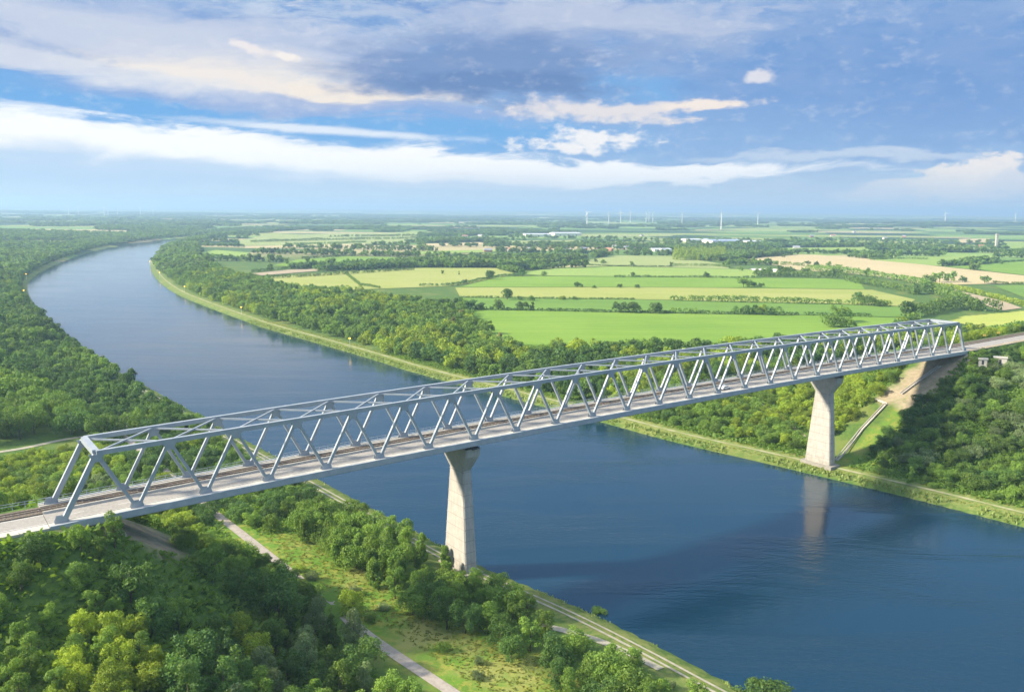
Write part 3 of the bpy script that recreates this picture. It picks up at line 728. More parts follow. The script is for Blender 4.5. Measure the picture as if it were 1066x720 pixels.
hs = [(508, 262.5, 0, 1), (531, 261.5, 1, 0), (553, 261, 1, 1), (575, 258.5, 0, 0), (590, 262, 1, 1), (607, 260.5, 0, 1), (622, 259.5, 1, 0), (634, 262.0, 0, 0), (641, 258.2, 1, 1), (652, 259, 1, 1), (690, 262, 1, 2), (829, 259, 1, 1), (845, 247, 0, 1), (867, 246, 1, 0), (921, 249, 1, 1), (941, 247, 0, 1), (668, 246, 1, 1), (484, 247, 1, 0), (466, 249, 1, 1), (500, 246.5, 1, 1), (1022, 257.5, 0, 0), (889, 242, 1, 1)]
nm_w = ['red brick', 'pale rendered']; nm_r = ['red tiled', 'grey', 'white']
houses_seen = {}
for i, (px, py, mw, mr) in enumerate(hs):
    x, y = U(px, py, FZ); o = empty('house', (x, y, FZ), random.uniform(-.7, .7))
    wl, rf = boxhouse('house', random.uniform(13, 20), random.uniform(9, 12), random.uniform(3.5, 6), (M_brick, M_rend)[mw], (M_tile, M_slate, M_white)[mr], o, rh=random.uniform(3, 4.5))
    for s_ in (-1, 1):
        b = MB()
        for q in (-4, 0, 4): b.box(q - .7, q + .7, -5.05 * 1.2, -5.0 * 1.2 + .1, 1.2, 2.6)
        if s_ < 0: b.build('window', M_glass, o)
    ch = MB(); ch.box(-.5, .5, -.4, .4, 6, 10.5); ch.build('chimney', M_brick, rf)
    near = 'in the village' if py > 255 else 'beyond the village'
    sp = ('left of centre' if px < 560 else 'at the middle' if px < 700 else 'at the right')
    tag(o, f'{nm_w[mw]} house with {nm_r[mr]} roof {near}, {["first","second","third","fourth","fifth","sixth","seventh","eighth","ninth","tenth","eleventh","twelfth","thirteenth","fourteenth","fifteenth","sixteenth","seventeenth","eighteenth","nineteenth","twentieth","twenty-first","twenty-second"][sorted(h[0] for h in hs).index(px)]} house from left', 'house', 'houses in the countryside')
def hall(px0, px1, py, dep, h_, mr, label):
    a = np.array(U(px0, py, FZ)); b_ = np.array(U(px1, py, FZ)); c_ = (a + b_) / 2; w_ = np.hypot(*(b_ - a)); o = empty('warehouse', (c_[0], c_[1] + dep / 2, FZ), math.atan2(*(b_ - a)[::-1]))
    boxhouse('hall', w_, dep, h_, M_rend, mr, o, 'gable', h_ * .35); g = MB()
    for q in (-.3, 0., .3): g.box(w_ * q - 2.5, w_ * q + 2.5, -dep / 2 - .12, -dep / 2 - .02, 0, 4)
    g.build('gate', M_dark, o); tag(o, label, 'warehouse', 'industrial halls beyond the fields')
hall(545, 572, 246.5, 60, 9, M_metalroof, 'pale roofed industrial hall left of the larger white hall near the village')
hall(575, 603, 245.5, 70, 10, M_metalroof, 'wide pale industrial hall with whitish roof behind the village')
hall(714, 738, 252, 60, 8, M_metalroof, 'small pale hall left of the long blue-grey hall')
hall(739, 771, 254.5, 80, 11, M_blueroof, 'long blue-grey roofed hall behind the poplar plantation')
hall(777, 792, 254.5, 50, 9, M_metalroof, 'pale hall right of the long blue-grey hall')
hall(680, 698, 262, 40, 6, M_metalroof, 'white roofed barn left of the poplar plantation')
# tower on the right
x, y = U(1037, 256.5, FZ); o = empty('water_tower', (x, y, FZ)); tag(o, 'slim pale concrete tower rising above the trees at the right', 'tower')
b = MB(); b.box(-3.2, 3.2, -3.2, 3.2, -1, 33); b.build('shaft', M_conc, o); b = MB(); b.box(-3.9, 3.9, -3.9, 3.9, 33.01, 38); b.build('head', M_conc, o)
# white covered mound beside the hedge
x, y = U(806, 281.8, FZ); x0_, y0_ = U(781, 281, FZ); x1_, y1_ = U(829, 284.5, FZ)
bm_ = MB(); nseg = 14
for i in range(nseg + 1):
    q = i / nseg; cx_ = x0_ + (x1_ - x0_) * q; cy_ = y0_ + (y1_ - y0_) * q; hh_ = 4.5 * math.sin(math.pi * min(.98, max(.02, q))) ** .4
    for a in range(7): an = math.pi * a / 6; bm_.v.append((cx_ - x + 0, cy_ - y - 16 * math.cos(an), hh_ * math.sin(an) * (1 + .15 * math.sin(i * 2.3 + a))))
for i in range(nseg):
    for a in range(6): b0 = i * 7 + a; bm_.f.append((b0, b0 + 7, b0 + 8, b0 + 1))
o = bm_.build('covered_mound', mat('white_sheeting', (.70, .69, .64), .8, nscale=.2, ncol=(.60, .58, .52)), None, True); o.location = (x, y, FZ); tag(o, 'long whitish covered mound beside the hedge between the green and tan fields', 'mound')

# utility container and huts at the right abutment, parts and all
def hut(px, py, z, w_, d_, h_, m, mr, label, cat, name):
    x, y = U(px, py, z); o = empty(name, (x, y, z), AZ * 0 - .5); tag(o, label, cat)
    boxhouse('hut', w_, d_, h_, m, mr, o, 'flat'); b = MB(); b.box(-.5, .5, -d_ / 2 - .06, -d_ / 2 - .01, 0, min(h_ - .3, 2.)); b.build('door', M_dark, o)
M_blue = mat('blue_paint', (.03, .14, .34), .5, nscale=1, ncol=(.04, .18, .42))
hut(1001, 376, 37.5, 5.5, 2.6, 2.9, M_blue, M_blue, 'small blue container tucked under the right end of the bridge', 'container', 'container')
hut(1023, 379, 38.2, 3.6, 2.4, 2.4, M_walk, M_walk, 'small cream concrete hut right of the blue container', 'hut', 'utility_hut')
hut(1041, 378, 38.4, 5.4, 2.6, 2.6, M_walk, M_walk, 'larger cream concrete hut at the edge of the hillside trees', 'hut', 'utility_hut')
# signals beside the track on the right
for i, (px, py) in enumerate(((1035, 352.5), (1054, 350.5))):
    x, y = U(px, py, 43); tt, nn = TN(x, y); p = XY(tt, 14.2); o = empty('track_signal', (p[0], p[1], 42.2)); tag(o, ('yellow' if 1 else '') + ' marker board on a post beside the track, ' + ('nearer the bridge' if i == 0 else 'further from the bridge'), 'signal', 'marker boards beside the railway')
    b = MB(); b.bar((0, 0, -1), (0, 0, 2.2), .14, .14, up=(1, 0, 0)); b.build('post', M_dark, o); b = MB(); b.box(-.8, .8, -.1, -.02, 1.6, 2.6); b.build('board', mat('yellow_board', (.75, .55, .10), .6), o)
# stair channels down the right slope
def stair(pts, label):
    p = [np.array(G(*q)) for q in pts]; o = empty('stairway', tuple(p[0])); tag(o, label, 'stairway', 'concrete service stairs under the bridge')
    b = MB(); cbm = MB(); tot = 0
    for a, c_ in zip(p[:-1], p[1:]):
        k = max(2, int(np.linalg.norm(c_ - a) / .8))
        for i in range(k):
            q0 = a + (c_ - a) * i / k; q1 = a + (c_ - a) * (i + .8) / k
            z0_ = g1(q0[0], q0[1]) + .35; q0[2] = z0_; q1[2] = z0_; b.bar(q0, q1, 1.0, .35)
        for q in (a, c_): q[2] = g1(q[0], q[1]) + .55
        dd = np.array([-(c_ - a)[1], (c_ - a)[0], 0]); dd /= np.linalg.norm(dd)
        for s_ in (-.65, .65): cbm.bar(a + dd * s_, c_ + dd * s_, .22, .5)
    local(b, o, 'steps', M_conc); local(cbm, o, 'side_kerbs', M_conc)
stair([(871, 480), (897, 448), (922, 421), (912, 417), (902, 414)], 'narrow concrete stairway climbing from the far pier to the foot of the slope')
stair([(938, 411), (958, 396), (978, 382)], 'narrow concrete stairway up the bare slope under the right end of the bridge')
# chute under the left end
stair([(122, 552), (128, 561)], 'short pale drainage chute on the bare slope beneath the left end')

# ------------------------------------------------------------------ a white car on the bridge
def car(px, py):
    x, y = U(px, py, dz(240)); tt, nn = TN(x, y); p = P3(tt, 2.8, dz(tt)); o = empty('car', p, math.atan2(dv_[1], dv_[0])); tag(o, 'white car driving along the bridge roadway past the middle of the span', 'car')
    b = MB()
    prof = [(-2.1, .35), (2.1, .35), (2.15, .75), (1.3, .95), (.6, 1.42), (-1.3, 1.45), (-2.0, 1.0), (-2.15, .7)]
    for s_ in (-.85, .85): b.v += [(a, s_, z) for a, z in prof]
    n_ = len(prof); b.f.append(tuple(reversed(range(n_)))); b.f.append(tuple(range(n_, 2 * n_)))
    for i in range(n_): j = (i + 1) % n_; b.f.append((i, j, n_ + j, n_ + i))
    b.build('body', M_white, o)
    b = MB(); b.box(-1.25, .75, -.87, .87, .98, 1.32); b.build('window', M_glass, o)
    for xx in (-1.3, 1.3):
        for yy in (-.8, .8):
            b = MB(); b.tube([(xx, yy - .12, .33), (xx, yy + .12, .33)], .33, 12); b.build('wheel', M_dark, o)
    for yy in (-.6, .6): b = MB(); b.box(2.12, 2.18, yy - .15, yy + .15, .6, .75); b.build('headlight', M_white, o)
car(753, 404.8)

# ------------------------------------------------------------------ canal lamps
M_lamp = mat('lamp_glow', (.9, .6, .1), .5, emit=((1., .55, .05), 1.6))
lampb = [(24.6, 302, 'L'), (27, 285, 'L'), (38, 273, 'L'), (59, 264, 'L'), (85, 258, 'L'), (110, 253, 'L'), (139, 249, 'L'), (165, 245, 'L'), (198, 243.2, 'L'), (156, 272, 'R'), (166, 283.5, 'R'), (192, 298, 'R'), (251, 319.5, 'R'), (364, 352, 'R'), (113, 375.5, 'L')]
for i, (px, py, sd_) in enumerate(lampb):
    x, y = U(px, py, 9.5)
    o = empty('canal_lamp', (x, y, 2.4)); words = ['first', 'second', 'third', 'fourth', 'fifth', 'sixth', 'seventh', 'eighth', 'ninth']
    if i == 14: lab = 'canal lamp post on the left bank just beyond the bridge trees'
    elif sd_ == 'L': lab = f'yellow canal lamp on the outer left bank, {words[i]} along the bend'
    else: lab = f'yellow canal lamp on the inner right bank, {["farthest","second farthest","middle","second nearest","nearest"][i-9]} one'
    tag(o, lab, 'lamp post', 'lamps along the canal banks')
    k = 1.0 if i < 14 else .8
    b = MB(); b.bar((0, 0, -1), (0, 0, 6.6), .22, .22, up=(1, 0, 0)); b.build('pole', M_white, o)
    b = MB(); b.box(-.65 * k, .65 * k, -.45 * k, .45 * k, 6.6, 7.4); b.build('lamp_head', M_lamp if i < 14 else M_white, o)

# ------------------------------------------------------------------ wind turbines
M_turb = mat('turbine_white', (.85, .85, .84), .5)
tb = [(610, 'R'), (632.5, 'R'), (645, 'R'), (655, 'R'), (671.5, 'R'), (674.5, 'R'), (678.5, 'R'), (709, 'R'), (750, 'R'), (788, 'R'), (983, 'R'), (1056, 'R'), (70, 'L'), (80, 'L'), (107, 'L'), (111, 'L'), (121, 'L'), (145, 'L'), (158, 'L')]
ordn = ['first', 'second', 'third', 'fourth', 'fifth', 'sixth', 'seventh', 'eighth', 'ninth', 'tenth', 'eleventh', 'twelfth']
for i, (px, sd_) in enumerate(tb):
    Y_ = {750: 6300, 610: 7200, 632.5: 8000, 709: 8200, 788: 8300}.get(px, 8800 + (i * 137) % 900) if sd_ == 'R' else 10500 + (i * 331) % 1500
    Y_ *= .74; x = (px - 533) / F_PX * Y_ * .988 + 0; z = g1(x, Y_)
    o = empty('wind_turbine', (x, Y_, z), random.uniform(-.5, .5)); j = i if sd_ == 'R' else i - 12
    tag(o, f'white wind turbine on the {"right" if sd_ == "R" else "far left"} horizon, {ordn[j]} from the left of its row', 'wind turbine', 'wind turbines on the horizon')
    hb = 100. if px != 750 else 108; o.scale = (.8, .8, .8)
    b = MB(); b.tube([(0, 0, -2), (0, 0, hb)], [3.4, 2.2], 10); b.build('tower', M_turb, o)
    b = MB(); b.box(-2, 2, -5, 5, hb, hb + 4); b.build('nacelle', M_turb, o)
    ph = random.uniform(0, 2.1)
    for q in range(3):
        an = ph + q * 2.0944; b = MB(); c0 = Vector((0, -6, hb + 2)); d_ = Vector((math.sin(an), 0, math.cos(an)))
        b.bar(c0, c0 + d_ * 42, 3.4, 1.0, up=(0, 1, 0), t2=.3); b.build('blade', M_turb, o)

# ------------------------------------------------------------------ foliage meshes
def fol_mesh(name, lobes, nleaf, leaf, m, seed, up=.25, flat=1.):
    """a crown: leaf-sized faces spread through the outer part of many uneven lobes"""
    g = np.random.default_rng(seed); lobes = np.array(lobes, float); wgt = lobes[:, 3] ** 2; wgt /= wgt.sum()
    N = int(nleaf * 1.7); li = g.choice(len(lobes), N, p=wgt); d = g.normal(size=(N, 3)); d[:, 2] = d[:, 2] + up; d /= np.linalg.norm(d, axis=1)[:, None]
    rr = lobes[li, 3] * (1 - .38 * g.random(N) ** 2.0) * (1 + .10 * g.normal(size=N)); sc_l = np.array([1, 1, flat])
    p = lobes[li, :3] + d * rr[:, None] * sc_l
    keep = np.ones(N, bool)
    for k, lb in enumerate(lobes):
        q = np.linalg.norm((p - lb[:3]) / sc_l, axis=1) < lb[3] * .62; keep &= ~(q & (li != k))
    p = p[keep][:nleaf]; d = d[keep][:nleaf]; li = li[keep][:nleaf]; n = len(p)
    nr = d * .9 + g.normal(size=(n, 3)) * .55; nr /= np.linalg.norm(nr, axis=1)[:, None]
    a = np.cross(nr, g.normal(size=(n, 3))); a /= np.linalg.norm(a, axis=1)[:, None]; b = np.cross(nr, a)
    s = leaf * g.uniform(.55, 1.35, n)[:, None]; asp = g.uniform(.5, 1., n)[:, None]
    V = np.stack([p - a * s, p - b * s * asp + nr * s * .25, p + a * s, p + b * s * asp + nr * s * .25], 1).reshape(-1, 3)
    F = np.arange(n * 4).reshape(-1, 4)
    me = bpy.data.meshes.new(name); me.vertices.add(n * 4); me.vertices.foreach_set('co', V.astype(np.float32).ravel())
    me.loops.add(n * 4); me.loops.foreach_set('vertex_index', F.astype(np.int32).ravel()); me.polygons.add(n); me.polygons.foreach_set('loop_start', (np.arange(n) * 4).astype(np.int32))
    me.update(calc_edges=True)
    lob_t = g.random(len(lobes)) ** 1.5; tint = np.clip(lob_t[li] * .6 + g.random(n) * .45, 0, 1)
    at = me.attributes.new('tint', 'FLOAT', 'FACE'); at.data.foreach_set('value', tint.astype(np.float32))
    me.materials.append(m); return me
def lobes_for(shape, seed, nl):
    """unit tree: height 1 (z 0..1), radius about .4; scaled per tree"""
    g = np.random.default_rng(seed); L_ = []
    for i in range(nl):
        an = g.uniform(0, 6.283)
        if shape == 'round-crowned': z = g.uniform(.25, .86); r = .38 * math.sqrt(max(0, 1 - ((z - .52) / .44) ** 2)) * g.uniform(.45, 1.0); s = g.uniform(.10, .19)
        elif shape == 'spreading': z = g.uniform(.3, .8); r = .52 * math.sqrt(max(0, 1 - ((z - .48) / .42) ** 2)) * g.uniform(.4, 1.0); s = g.uniform(.12, .20)
        elif shape == 'tall narrow': z = g.uniform(.15, .9); r = .17 * math.sqrt(max(0, 1 - ((z - .48) / .5) ** 2)) * g.uniform(.3, 1.0); s = g.uniform(.07, .12)
        elif shape == 'conical': z = g.uniform(.12, .93); r = .30 * (1 - z) * g.uniform(.4, 1.); s = .05 + .12 * (1 - z)
        elif shape == 'ragged': z = g.uniform(.2, .92); r = .34 * g.uniform(.2, 1.) * math.sqrt(max(0, 1 - ((z - .5) / .5) ** 2)); s = g.uniform(.06, .15)
        else: z = g.uniform(.22, .70); r = .55 * math.sqrt(max(0, 1 - ((z - .3) / .55) ** 2)) * g.uniform(.3, 1.); s = g.uniform(.13, .24)   # bushy
        if seed % 2 and i % 4 == 0: r *= 1.25; s *= .7
        L_.append((r * math.cos(an), r * math.sin(an), z * (1 + .12 * (i % 5 == 0)), s * g.uniform(.75, 1.2)))
    if shape in ('round-crowned', 'spreading', 'bushy'): L_.append((0, 0, .55 if shape != 'bushy' else .4, .22))
    return L_
def trunk_mb(shape, seed):
    g = random.Random(seed); b = MB(); top = .78 if shape != 'bushy' else .4
    b.tube([(0, 0, -.12), (g.uniform(-.01, .01), 0, .2), (g.uniform(-.02, .02), g.uniform(-.02, .02), .5), (g.uniform(-.03, .03), 0, top)], [.030, .024, .016, .005], 7)
    for i in range(5):
        z = g.uniform(.22, .6); an = i * 1.3 + g.random(); r = .16 if shape == 'tall narrow' else .28
        b.tube([(0, 0, z), (math.cos(an) * r * .5, math.sin(an) * r * .5, z + .09), (math.cos(an) * r, math.sin(an) * r, z + .2)], [.012, .008, .003], 5, False)
    return b
TONES = ['dark green', 'green', 'yellow-green', 'grey-green', 'blue-green', 'straw-coloured']
SPEC = [('round-crowned', 'dark green'), ('round-crowned', 'green'), ('spreading', 'dark green'), ('ragged', 'green'), ('bushy', 'dark green'), ('bushy', 'green'), ('bushy', 'yellow-green'), ('ragged', 'grey-green'), ('tall narrow', 'green'), ('conical', 'blue-green'), ('round-crowned', 'yellow-green'), ('spreading', 'green'), ('tall narrow', 'straw-coloured'), ('round-crowned', 'blue-green'), ('bushy', 'blue-green'), ('bushy', 'grey-green'), ('ragged', 'dark green')]
HI, MID, LOW = 0, 1, 2
MESH = {}
def crown_mesh(sp, lod, var):
    k = (sp, lod, var)
    if k not in MESH:
        shape, tone = SPEC[sp]; nl = {HI: 26, MID: 16, LOW: 8}[lod]; nf = {HI: 4200, MID: 900, LOW: 170}[lod]; lf = {HI: .022, MID: .046, LOW: .10}[lod]
        if shape == 'bushy': lf *= 1.15
        if shape in ('ragged',): lf *= .85
        MESH[k] = fol_mesh('crown', lobes_for(shape, sp * 31 + var * 7 + 3, nl), nf, lf, LM[tone], sp * 13 + var + lod * 101)
    return MESH[k]
TR = {}
def trunk_mesh(sp, var):
    k = (SPEC[sp][0], var)
    if k not in TR:
        o = trunk_mb(k[0], var * 5 + 1).build('trunk', M_bark, None, True); TR[k] = o.data; bpy.data.objects.remove(o)
    return TR[k]
PROTO = {}
def put_tree(name, x, y, z, H, wide, sp, lod, var, label, cat, group, rz=None):
    s = empty(name, (x, y, z), random.uniform(0, 6.28) if rz is None else rz, (H * wide, H * wide, H)); s.empty_display_size = .1
    tr = bpy.data.objects.new('trunk', trunk_mesh(sp, var)); C.objects.link(tr); tr.parent = s
    cw = bpy.data.objects.new('crown', crown_mesh(sp, lod, var)); C.objects.link(cw); cw.parent = s
    PROTO.setdefault((sp, lod, var), cw); tag(s, label, cat, group); return s

# ------------------------------------------------------------------ where trees stand
INF = lambda a: len(a)
def near_path(x, y):
    cl = np.zeros(len(x), bool)
    for ln, c_ in PATHS:
        lo = ln.min(0) - 12; hi = ln.max(0) + 12; m = (x > lo[0]) & (x < hi[0]) & (y > lo[1]) & (y < hi[1])
        if m.any(): cl[np.where(m)[0][dist_line(x[m], y[m], ln[::2]) < c_]] = True
    return cl
def in_fields(x, y):
    r_ = np.zeros(len(x), bool)
    for p in FPOLY: r_ |= inside(x, y, p)
    return r_
def jitter(x0, x1, y0, y1, s, seed):
    g = np.random.default_rng(seed); X_, Y_ = np.meshgrid(np.arange(x0, x1, s), np.arange(y0, y1, s)); n = X_.size
    return X_.ravel() + g.uniform(-.48, .48, n) * s, Y_.ravel() + g.uniform(-.48, .48, n) * s, g
rows = []   # x, y, z, H, wide, species, variant
def emit(x, y, z, H, wide, sp, var): rows.append(np.stack([x, y, z, H, wide, sp, var], 1))
def choose(g, n, table, clump=None):
    ids = np.array([a for a, _ in table]); p = np.array([b for _, b in table], float); p /= p.sum()
    if clump is None: return g.choice(ids, n, p=p)
    q = np.clip(clump * .72 + g.random(n) * .28, 0, .999); return ids[np.searchsorted(np.cumsum(p), q).clip(0, len(ids) - 1)]
# near and middle distance
x, y, g = jitter(-760, 700, 70, 1320, 3.9, 3)
zz, db, rt = ground(x, y, True); tt, nn = TN(x, y); n_ = len(x)
pxx, pyy, dep = project(x, y, zz + 8); vis = (dep > 50) & (pxx > -330) & (pxx < 1390) & (pyy < 1060) & (pyy > 150)
fld = in_fields(x, y); path = near_path(x, y); r1 = g.random(n_); r2 = g.random(n_); ny2 = vnoise(x, y, 38, 9); ny3 = vnoise(x, y, 22, 14)
base = vis & ~fld & ~path
corr = (nn > -5) & (nn < 21)
def mk_(mask, keepf, Hlo, Hhi, wlo, whi, table, seed=0, clump=ny2):
    m = base & mask & (r1 < keepf); k = m.sum(); q = (ny3[m] * .5 + g.random(k) * .5)
    H = Hlo + (Hhi - Hlo) * q; emit(x[m], y[m], zz[m] - .3, H, wlo + (whi - wlo) * g.random(k), choose(g, k, table, clump[m] * .999 if clump is not None else None), g.integers(0, 3, k))
Lf = ~rt
clear1 = dist_line(x, y, np.array([G(150, 592)[:2], G(190, 606)[:2], G(216, 640)[:2], G(242, 668)[:2]])) < 4.0
# near bank, camera side of the bridge
mk_(Lf & (nn < 62) & (nn > -20) & (db > 12.5) & (db < 38), .9, 7, 11.5, .85, 1.15, [(0, 4), (1, 3), (2, 2), (3, 3), (8, 1), (5, 2), (16, 2)])
mk_(Lf & (nn <= -20) & (db > 12.5) & (db < 17.5), .35, 2, 3.4, .9, 1.3, [(5, 2), (15, 1)])
mk_(Lf & (nn <= -20) & (db >= 17.5) & (db < 39), .9, 5.5, 10, .85, 1.2, [(0, 4), (1, 3), (2, 2), (3, 2), (5, 2), (16, 2)])
mk_(Lf & (nn < 62) & (db >= 39) & (db < 56), .12, 1.6, 4.4, .9, 1.4, [(5, 3), (15, 2), (6, 1), (7, 1)])
bright = (tt < 8) & (nn < -8) & (nn > -60)
mk_(Lf & (nn < -3.5) & (db >= 59) & ~clear1 & ~bright, .9, 7, 13.0, .8, 1.15, [(0, 4), (16, 2), (9, .8), (2, 2), (7, 2.4), (3, 2), (8, 1.2), (1, 3), (5, 2), (11, 2), (10, 1)])
mk_(Lf & bright & (db >= 57), .9, 4, 7.5, .9, 1.2, [(10, 3), (3, 2), (1, 2), (6, 3), (5, 1), (7, 1)])
mk_(Lf & (nn >= -3.5) & (nn < 20) & (db >= 57) & (tt > 26), .8, 3, 5.5, .9, 1.3, [(4, 2), (5, 3), (0, 2)])
# behind the bridge on the left bank
mk_(Lf & (nn >= 62) & (nn < 205) & (db > 14) & (db < 60), .5, 3, 6.5, .9, 1.4, [(5, 3), (4, 2), (1, 2), (6, 1), (8, .3)])
mk_(Lf & (nn >= 20) & (nn < 62) & (db >= 60), .9, 4.5, 7.5, .9, 1.2, [(0, 2), (1, 3), (5, 2), (3, 2)])
mk_(Lf & (nn >= 62) & (nn < 188) & (db >= 62), .8, 3.5, 6.5, .9, 1.3, [(6, 4), (10, 2), (5, 2), (15, 1)])
mk_(Lf & (nn >= 205) & (db > 9) & (db < 62), .7, 6, 11, .8, 1.1, [(1, 3), (0, 3), (4, 1), (5, 2)])
mk_(Lf & (nn >= 222) & (nn < 520) & (db >= 62), .62, 11, 17, .75, 1.0, [(0, 4), (2, 3), (11, 2), (1, 3), (10, 2.0)])  # some yellow-green crowns carry the yellow light on the humps as leaf colour
mk_(Lf & (nn >= 520) & (db > 12), .55, 10, 16, .75, 1.05, [(13, 3), (0, 3), (1, 3), (11, 2), (10, 2)])
# right bank hillside, camera side
mk_(rt & (nn < -11) & (db > 17), .66, 4.5, 8.0, .95, 1.4, [(4, 4), (5, 3), (0, 2), (1, 2), (15, 1.4), (14, 2), (6, .5)])
mk_(rt & (nn < -11) & (db > 11) & (db <= 17), .12, 2, 3.5, .9, 1.5, [(5, 2), (15, 1)])
mk_(rt & (nn >= -11) & (nn < -2.5) & (((tt > 306) & (tt < 352)) | ((nn < -4.5) & (tt >= 352))), .85, 3, 5.5, .9, 1.4, [(4, 3), (5, 2)])
# bright scrub beyond the bridge
mk_(rt & (nn >= 17) & (nn < 115) & (db > 17), .68, 4, 7.5, .95, 1.3, [(6, 5), (10, 2), (5, 4), (4, 1.2), (1, 2)])
mk_(rt & (nn >= 115) & (db > 15) & (db < 420) & (nn < 330), .6, 8, 14, .8, 1.1, [(1, 3), (0, 3), (10, 2), (5, 2), (11, 2), (7, .5)])
mk_(rt & (nn >= 330) & (db > 16) & (db < np.interp(nn, [330, 600, 1000], [250, 150, 90])), .7, 8, 15.5, .75, 1.05, [(10, 5), (6, 1), (1, 3), (11, 3), (0, 2), (3, 1)])  # sunlight on this belt put into leaf colour by extra yellow-green crowns
# distance
for (a, b_, s, k1, k2, seed) in ((1320, 2200, 8.5, .95, 1.15, 21), (2200, 4200, 12, .9, 1.5, 22), (4200, 12000, 24, 1.0, 2.6, 23)):
    w_ = b_ * .82; x, y, g = jitter(-w_, w_, a, b_, s, seed); ok = np.abs(x) < y * .80 + 60; x, y = x[ok], y[ok]
    zz, db, rt = ground(x, y, True); n_ = len(x); fld = in_fields(x, y); tt, nn = TN(x, y)
    wn_ = vnoise(x * .45, y, 230, 31) * .6 + vnoise(x * .6, y, 90, 32) * .4
    hedge = np.abs(np.modf(np.abs((y + .25 * x) / 260))[0] - .5) < .03
    near_river = (db > 12) & ((~rt & (db < 900)) | (rt & (db < 90)))
    m = (db > 12) & ~fld & ((wn_ > .47) | (near_river & (wn_ > .22)) | hedge | (rt & (db < 80)) | (~rt & (db < 250)))
    leftish = (~rt) | (x < -300)
    m |= (db > 12) & ~fld & (~rt) & (wn_ > .33) & (y < 3000)
    m &= ~((y > 3000) & (wn_ < .64) & ~((db < 120) & (y < 4500)))
    m &= ~((y > 1320) & rt & (x > -1200) & (wn_ < np.interp(y, [1320, 2600, 9000], [.66, .72, .74])) & ~near_river & ~(hedge & (y < 3000)))
    m &= g.random(n_) < .8
    k = m.sum(); H = (9 + 8 * g.random(k)) * k1
    emit(x[m], y[m], zz[m] - .5, H, (.85 + .4 * g.random(k)) * k2, choose(g, k, [(13, 4), (1, 2), (11, 1.5), (0, 2), (10, .8)], vnoise(x[m], y[m], 120, 5)), g.integers(0, 2, k))
# single trees and bushes standing in the fields: photo position of the foot, height in metres, species, lod
solo = [(774, 299, 15, 11), (783, 298.5, 9, 4), (792, 299, 7, 14), (735, 289, 10, 0), (659, 288, 8, 14), (645, 299.5, 6, 14), (663, 300, 6, 14), (528, 312, 13, 0), (552, 313, 7, 5), (541, 312.5, 6, 4), (510, 291, 14, 0), (544, 287.5, 13, 0), (565, 287, 8, 5), (490, 322, 12, 4), (500, 322.5, 9, 4), (512, 322.6, 11, 0), (519, 322.8, 11, 13), (543, 322.8, 10, 14), (554, 323, 9, 8), (601, 299, 9, 4), (618, 300, 5, 5), (646, 325, 12, 14), (660, 325.5, 12, 14), (682, 326, 12, 14), (484, 295, 7, 4), (585, 312, 6, 6), (599, 312, 5, 5), (699, 277.5, 9, 13), (770, 282, 8, 11), (629, 274.5, 9, 5), (620, 273, 8, 13), (596, 272, 12, 13), (893, 316.5, 14, 0), (904, 318, 13, 11), (917, 319, 9, 5), (944, 330, 16, 0), (461, 285, 6, 13), (478, 286, 6, 8), (298, 275, 12, 13), (320, 274.5, 12, 13), (335, 275.5, 6, 14), (840, 276, 10, 11), (850, 278, 12, 0), (862, 278.5, 11, 1), (872, 281, 12, 11), (816, 268, 8, 13), (983, 275.8, 9, 13), (990, 276.2, 8, 14), (1043, 275, 10, 13), (1025, 295, 13, 11), (1002, 294, 11, 0), (990, 293, 15, 1), (978, 294, 18, 11), (968, 296, 16, 11), (480, 336, 12, 12), (742, 256, 9, 13), (658, 277, 9, 13), (875, 335, 17, 11), (866, 340, 13, 5), (884, 341, 11, 5), (952, 335, 10, 5)]
for sx, sy, H, sp in solo:
    sx_, sy_, sz_ = (*U(sx, sy, FZ), FZ) if sy < 325 else G(sx, sy); emit(np.array([sx_]), np.array([sy_]), np.array([sz_ - .3]), np.array([float(H)]), np.array([1.15]), np.array([sp]), np.array([0]))
special = [(322, 672, 15.5, 1.0, 1, 1), (368, 680, 11, .75, 7, 2), (290, 640, 11, 1.1, 2, 0), (367, 640, 8, .7, 6, 1), (271, 700, 9, .9, 10, 2), (300, 712, 8, 1.0, 0, 1), (250, 668, 6.5, 1.0, 10, 0), (186, 655, 7, 1.0, 1, 1), (462, 590, 7, .8, 8, 1), (497, 612, 6, .9, 1, 2), (797, 738, 7, 1.5, 4, 0), (622, 640, 2.6, 1.5, 5, 1), (946, 505, 8, .8, 12, 0), (138, 392, 6.5, .9, 9, 0), (520, 360, 10, 1.0, 12, 1), (470, 345, 12, .9, 12, 2), (40, 590, 9.5, 1, 0, 0), (512, 650, 6, 1, 3, 0), (395, 590, 10.5, 1.1, 1, 0), (580, 700, 8.5, 1.1, 0, 1), (430, 640, 8, 1.0, 5, 2)]
for sx, sy, H, wd, sp, va in special:
    p = G(sx, sy); emit(np.array([p[0]]), np.array([p[1]]), np.array([p[2] - .2]), np.array([float(H)]), np.array([wd]), np.array([sp]), np.array([va]))
A = np.concatenate(rows); A = A[np.isfinite(A).all(1)]
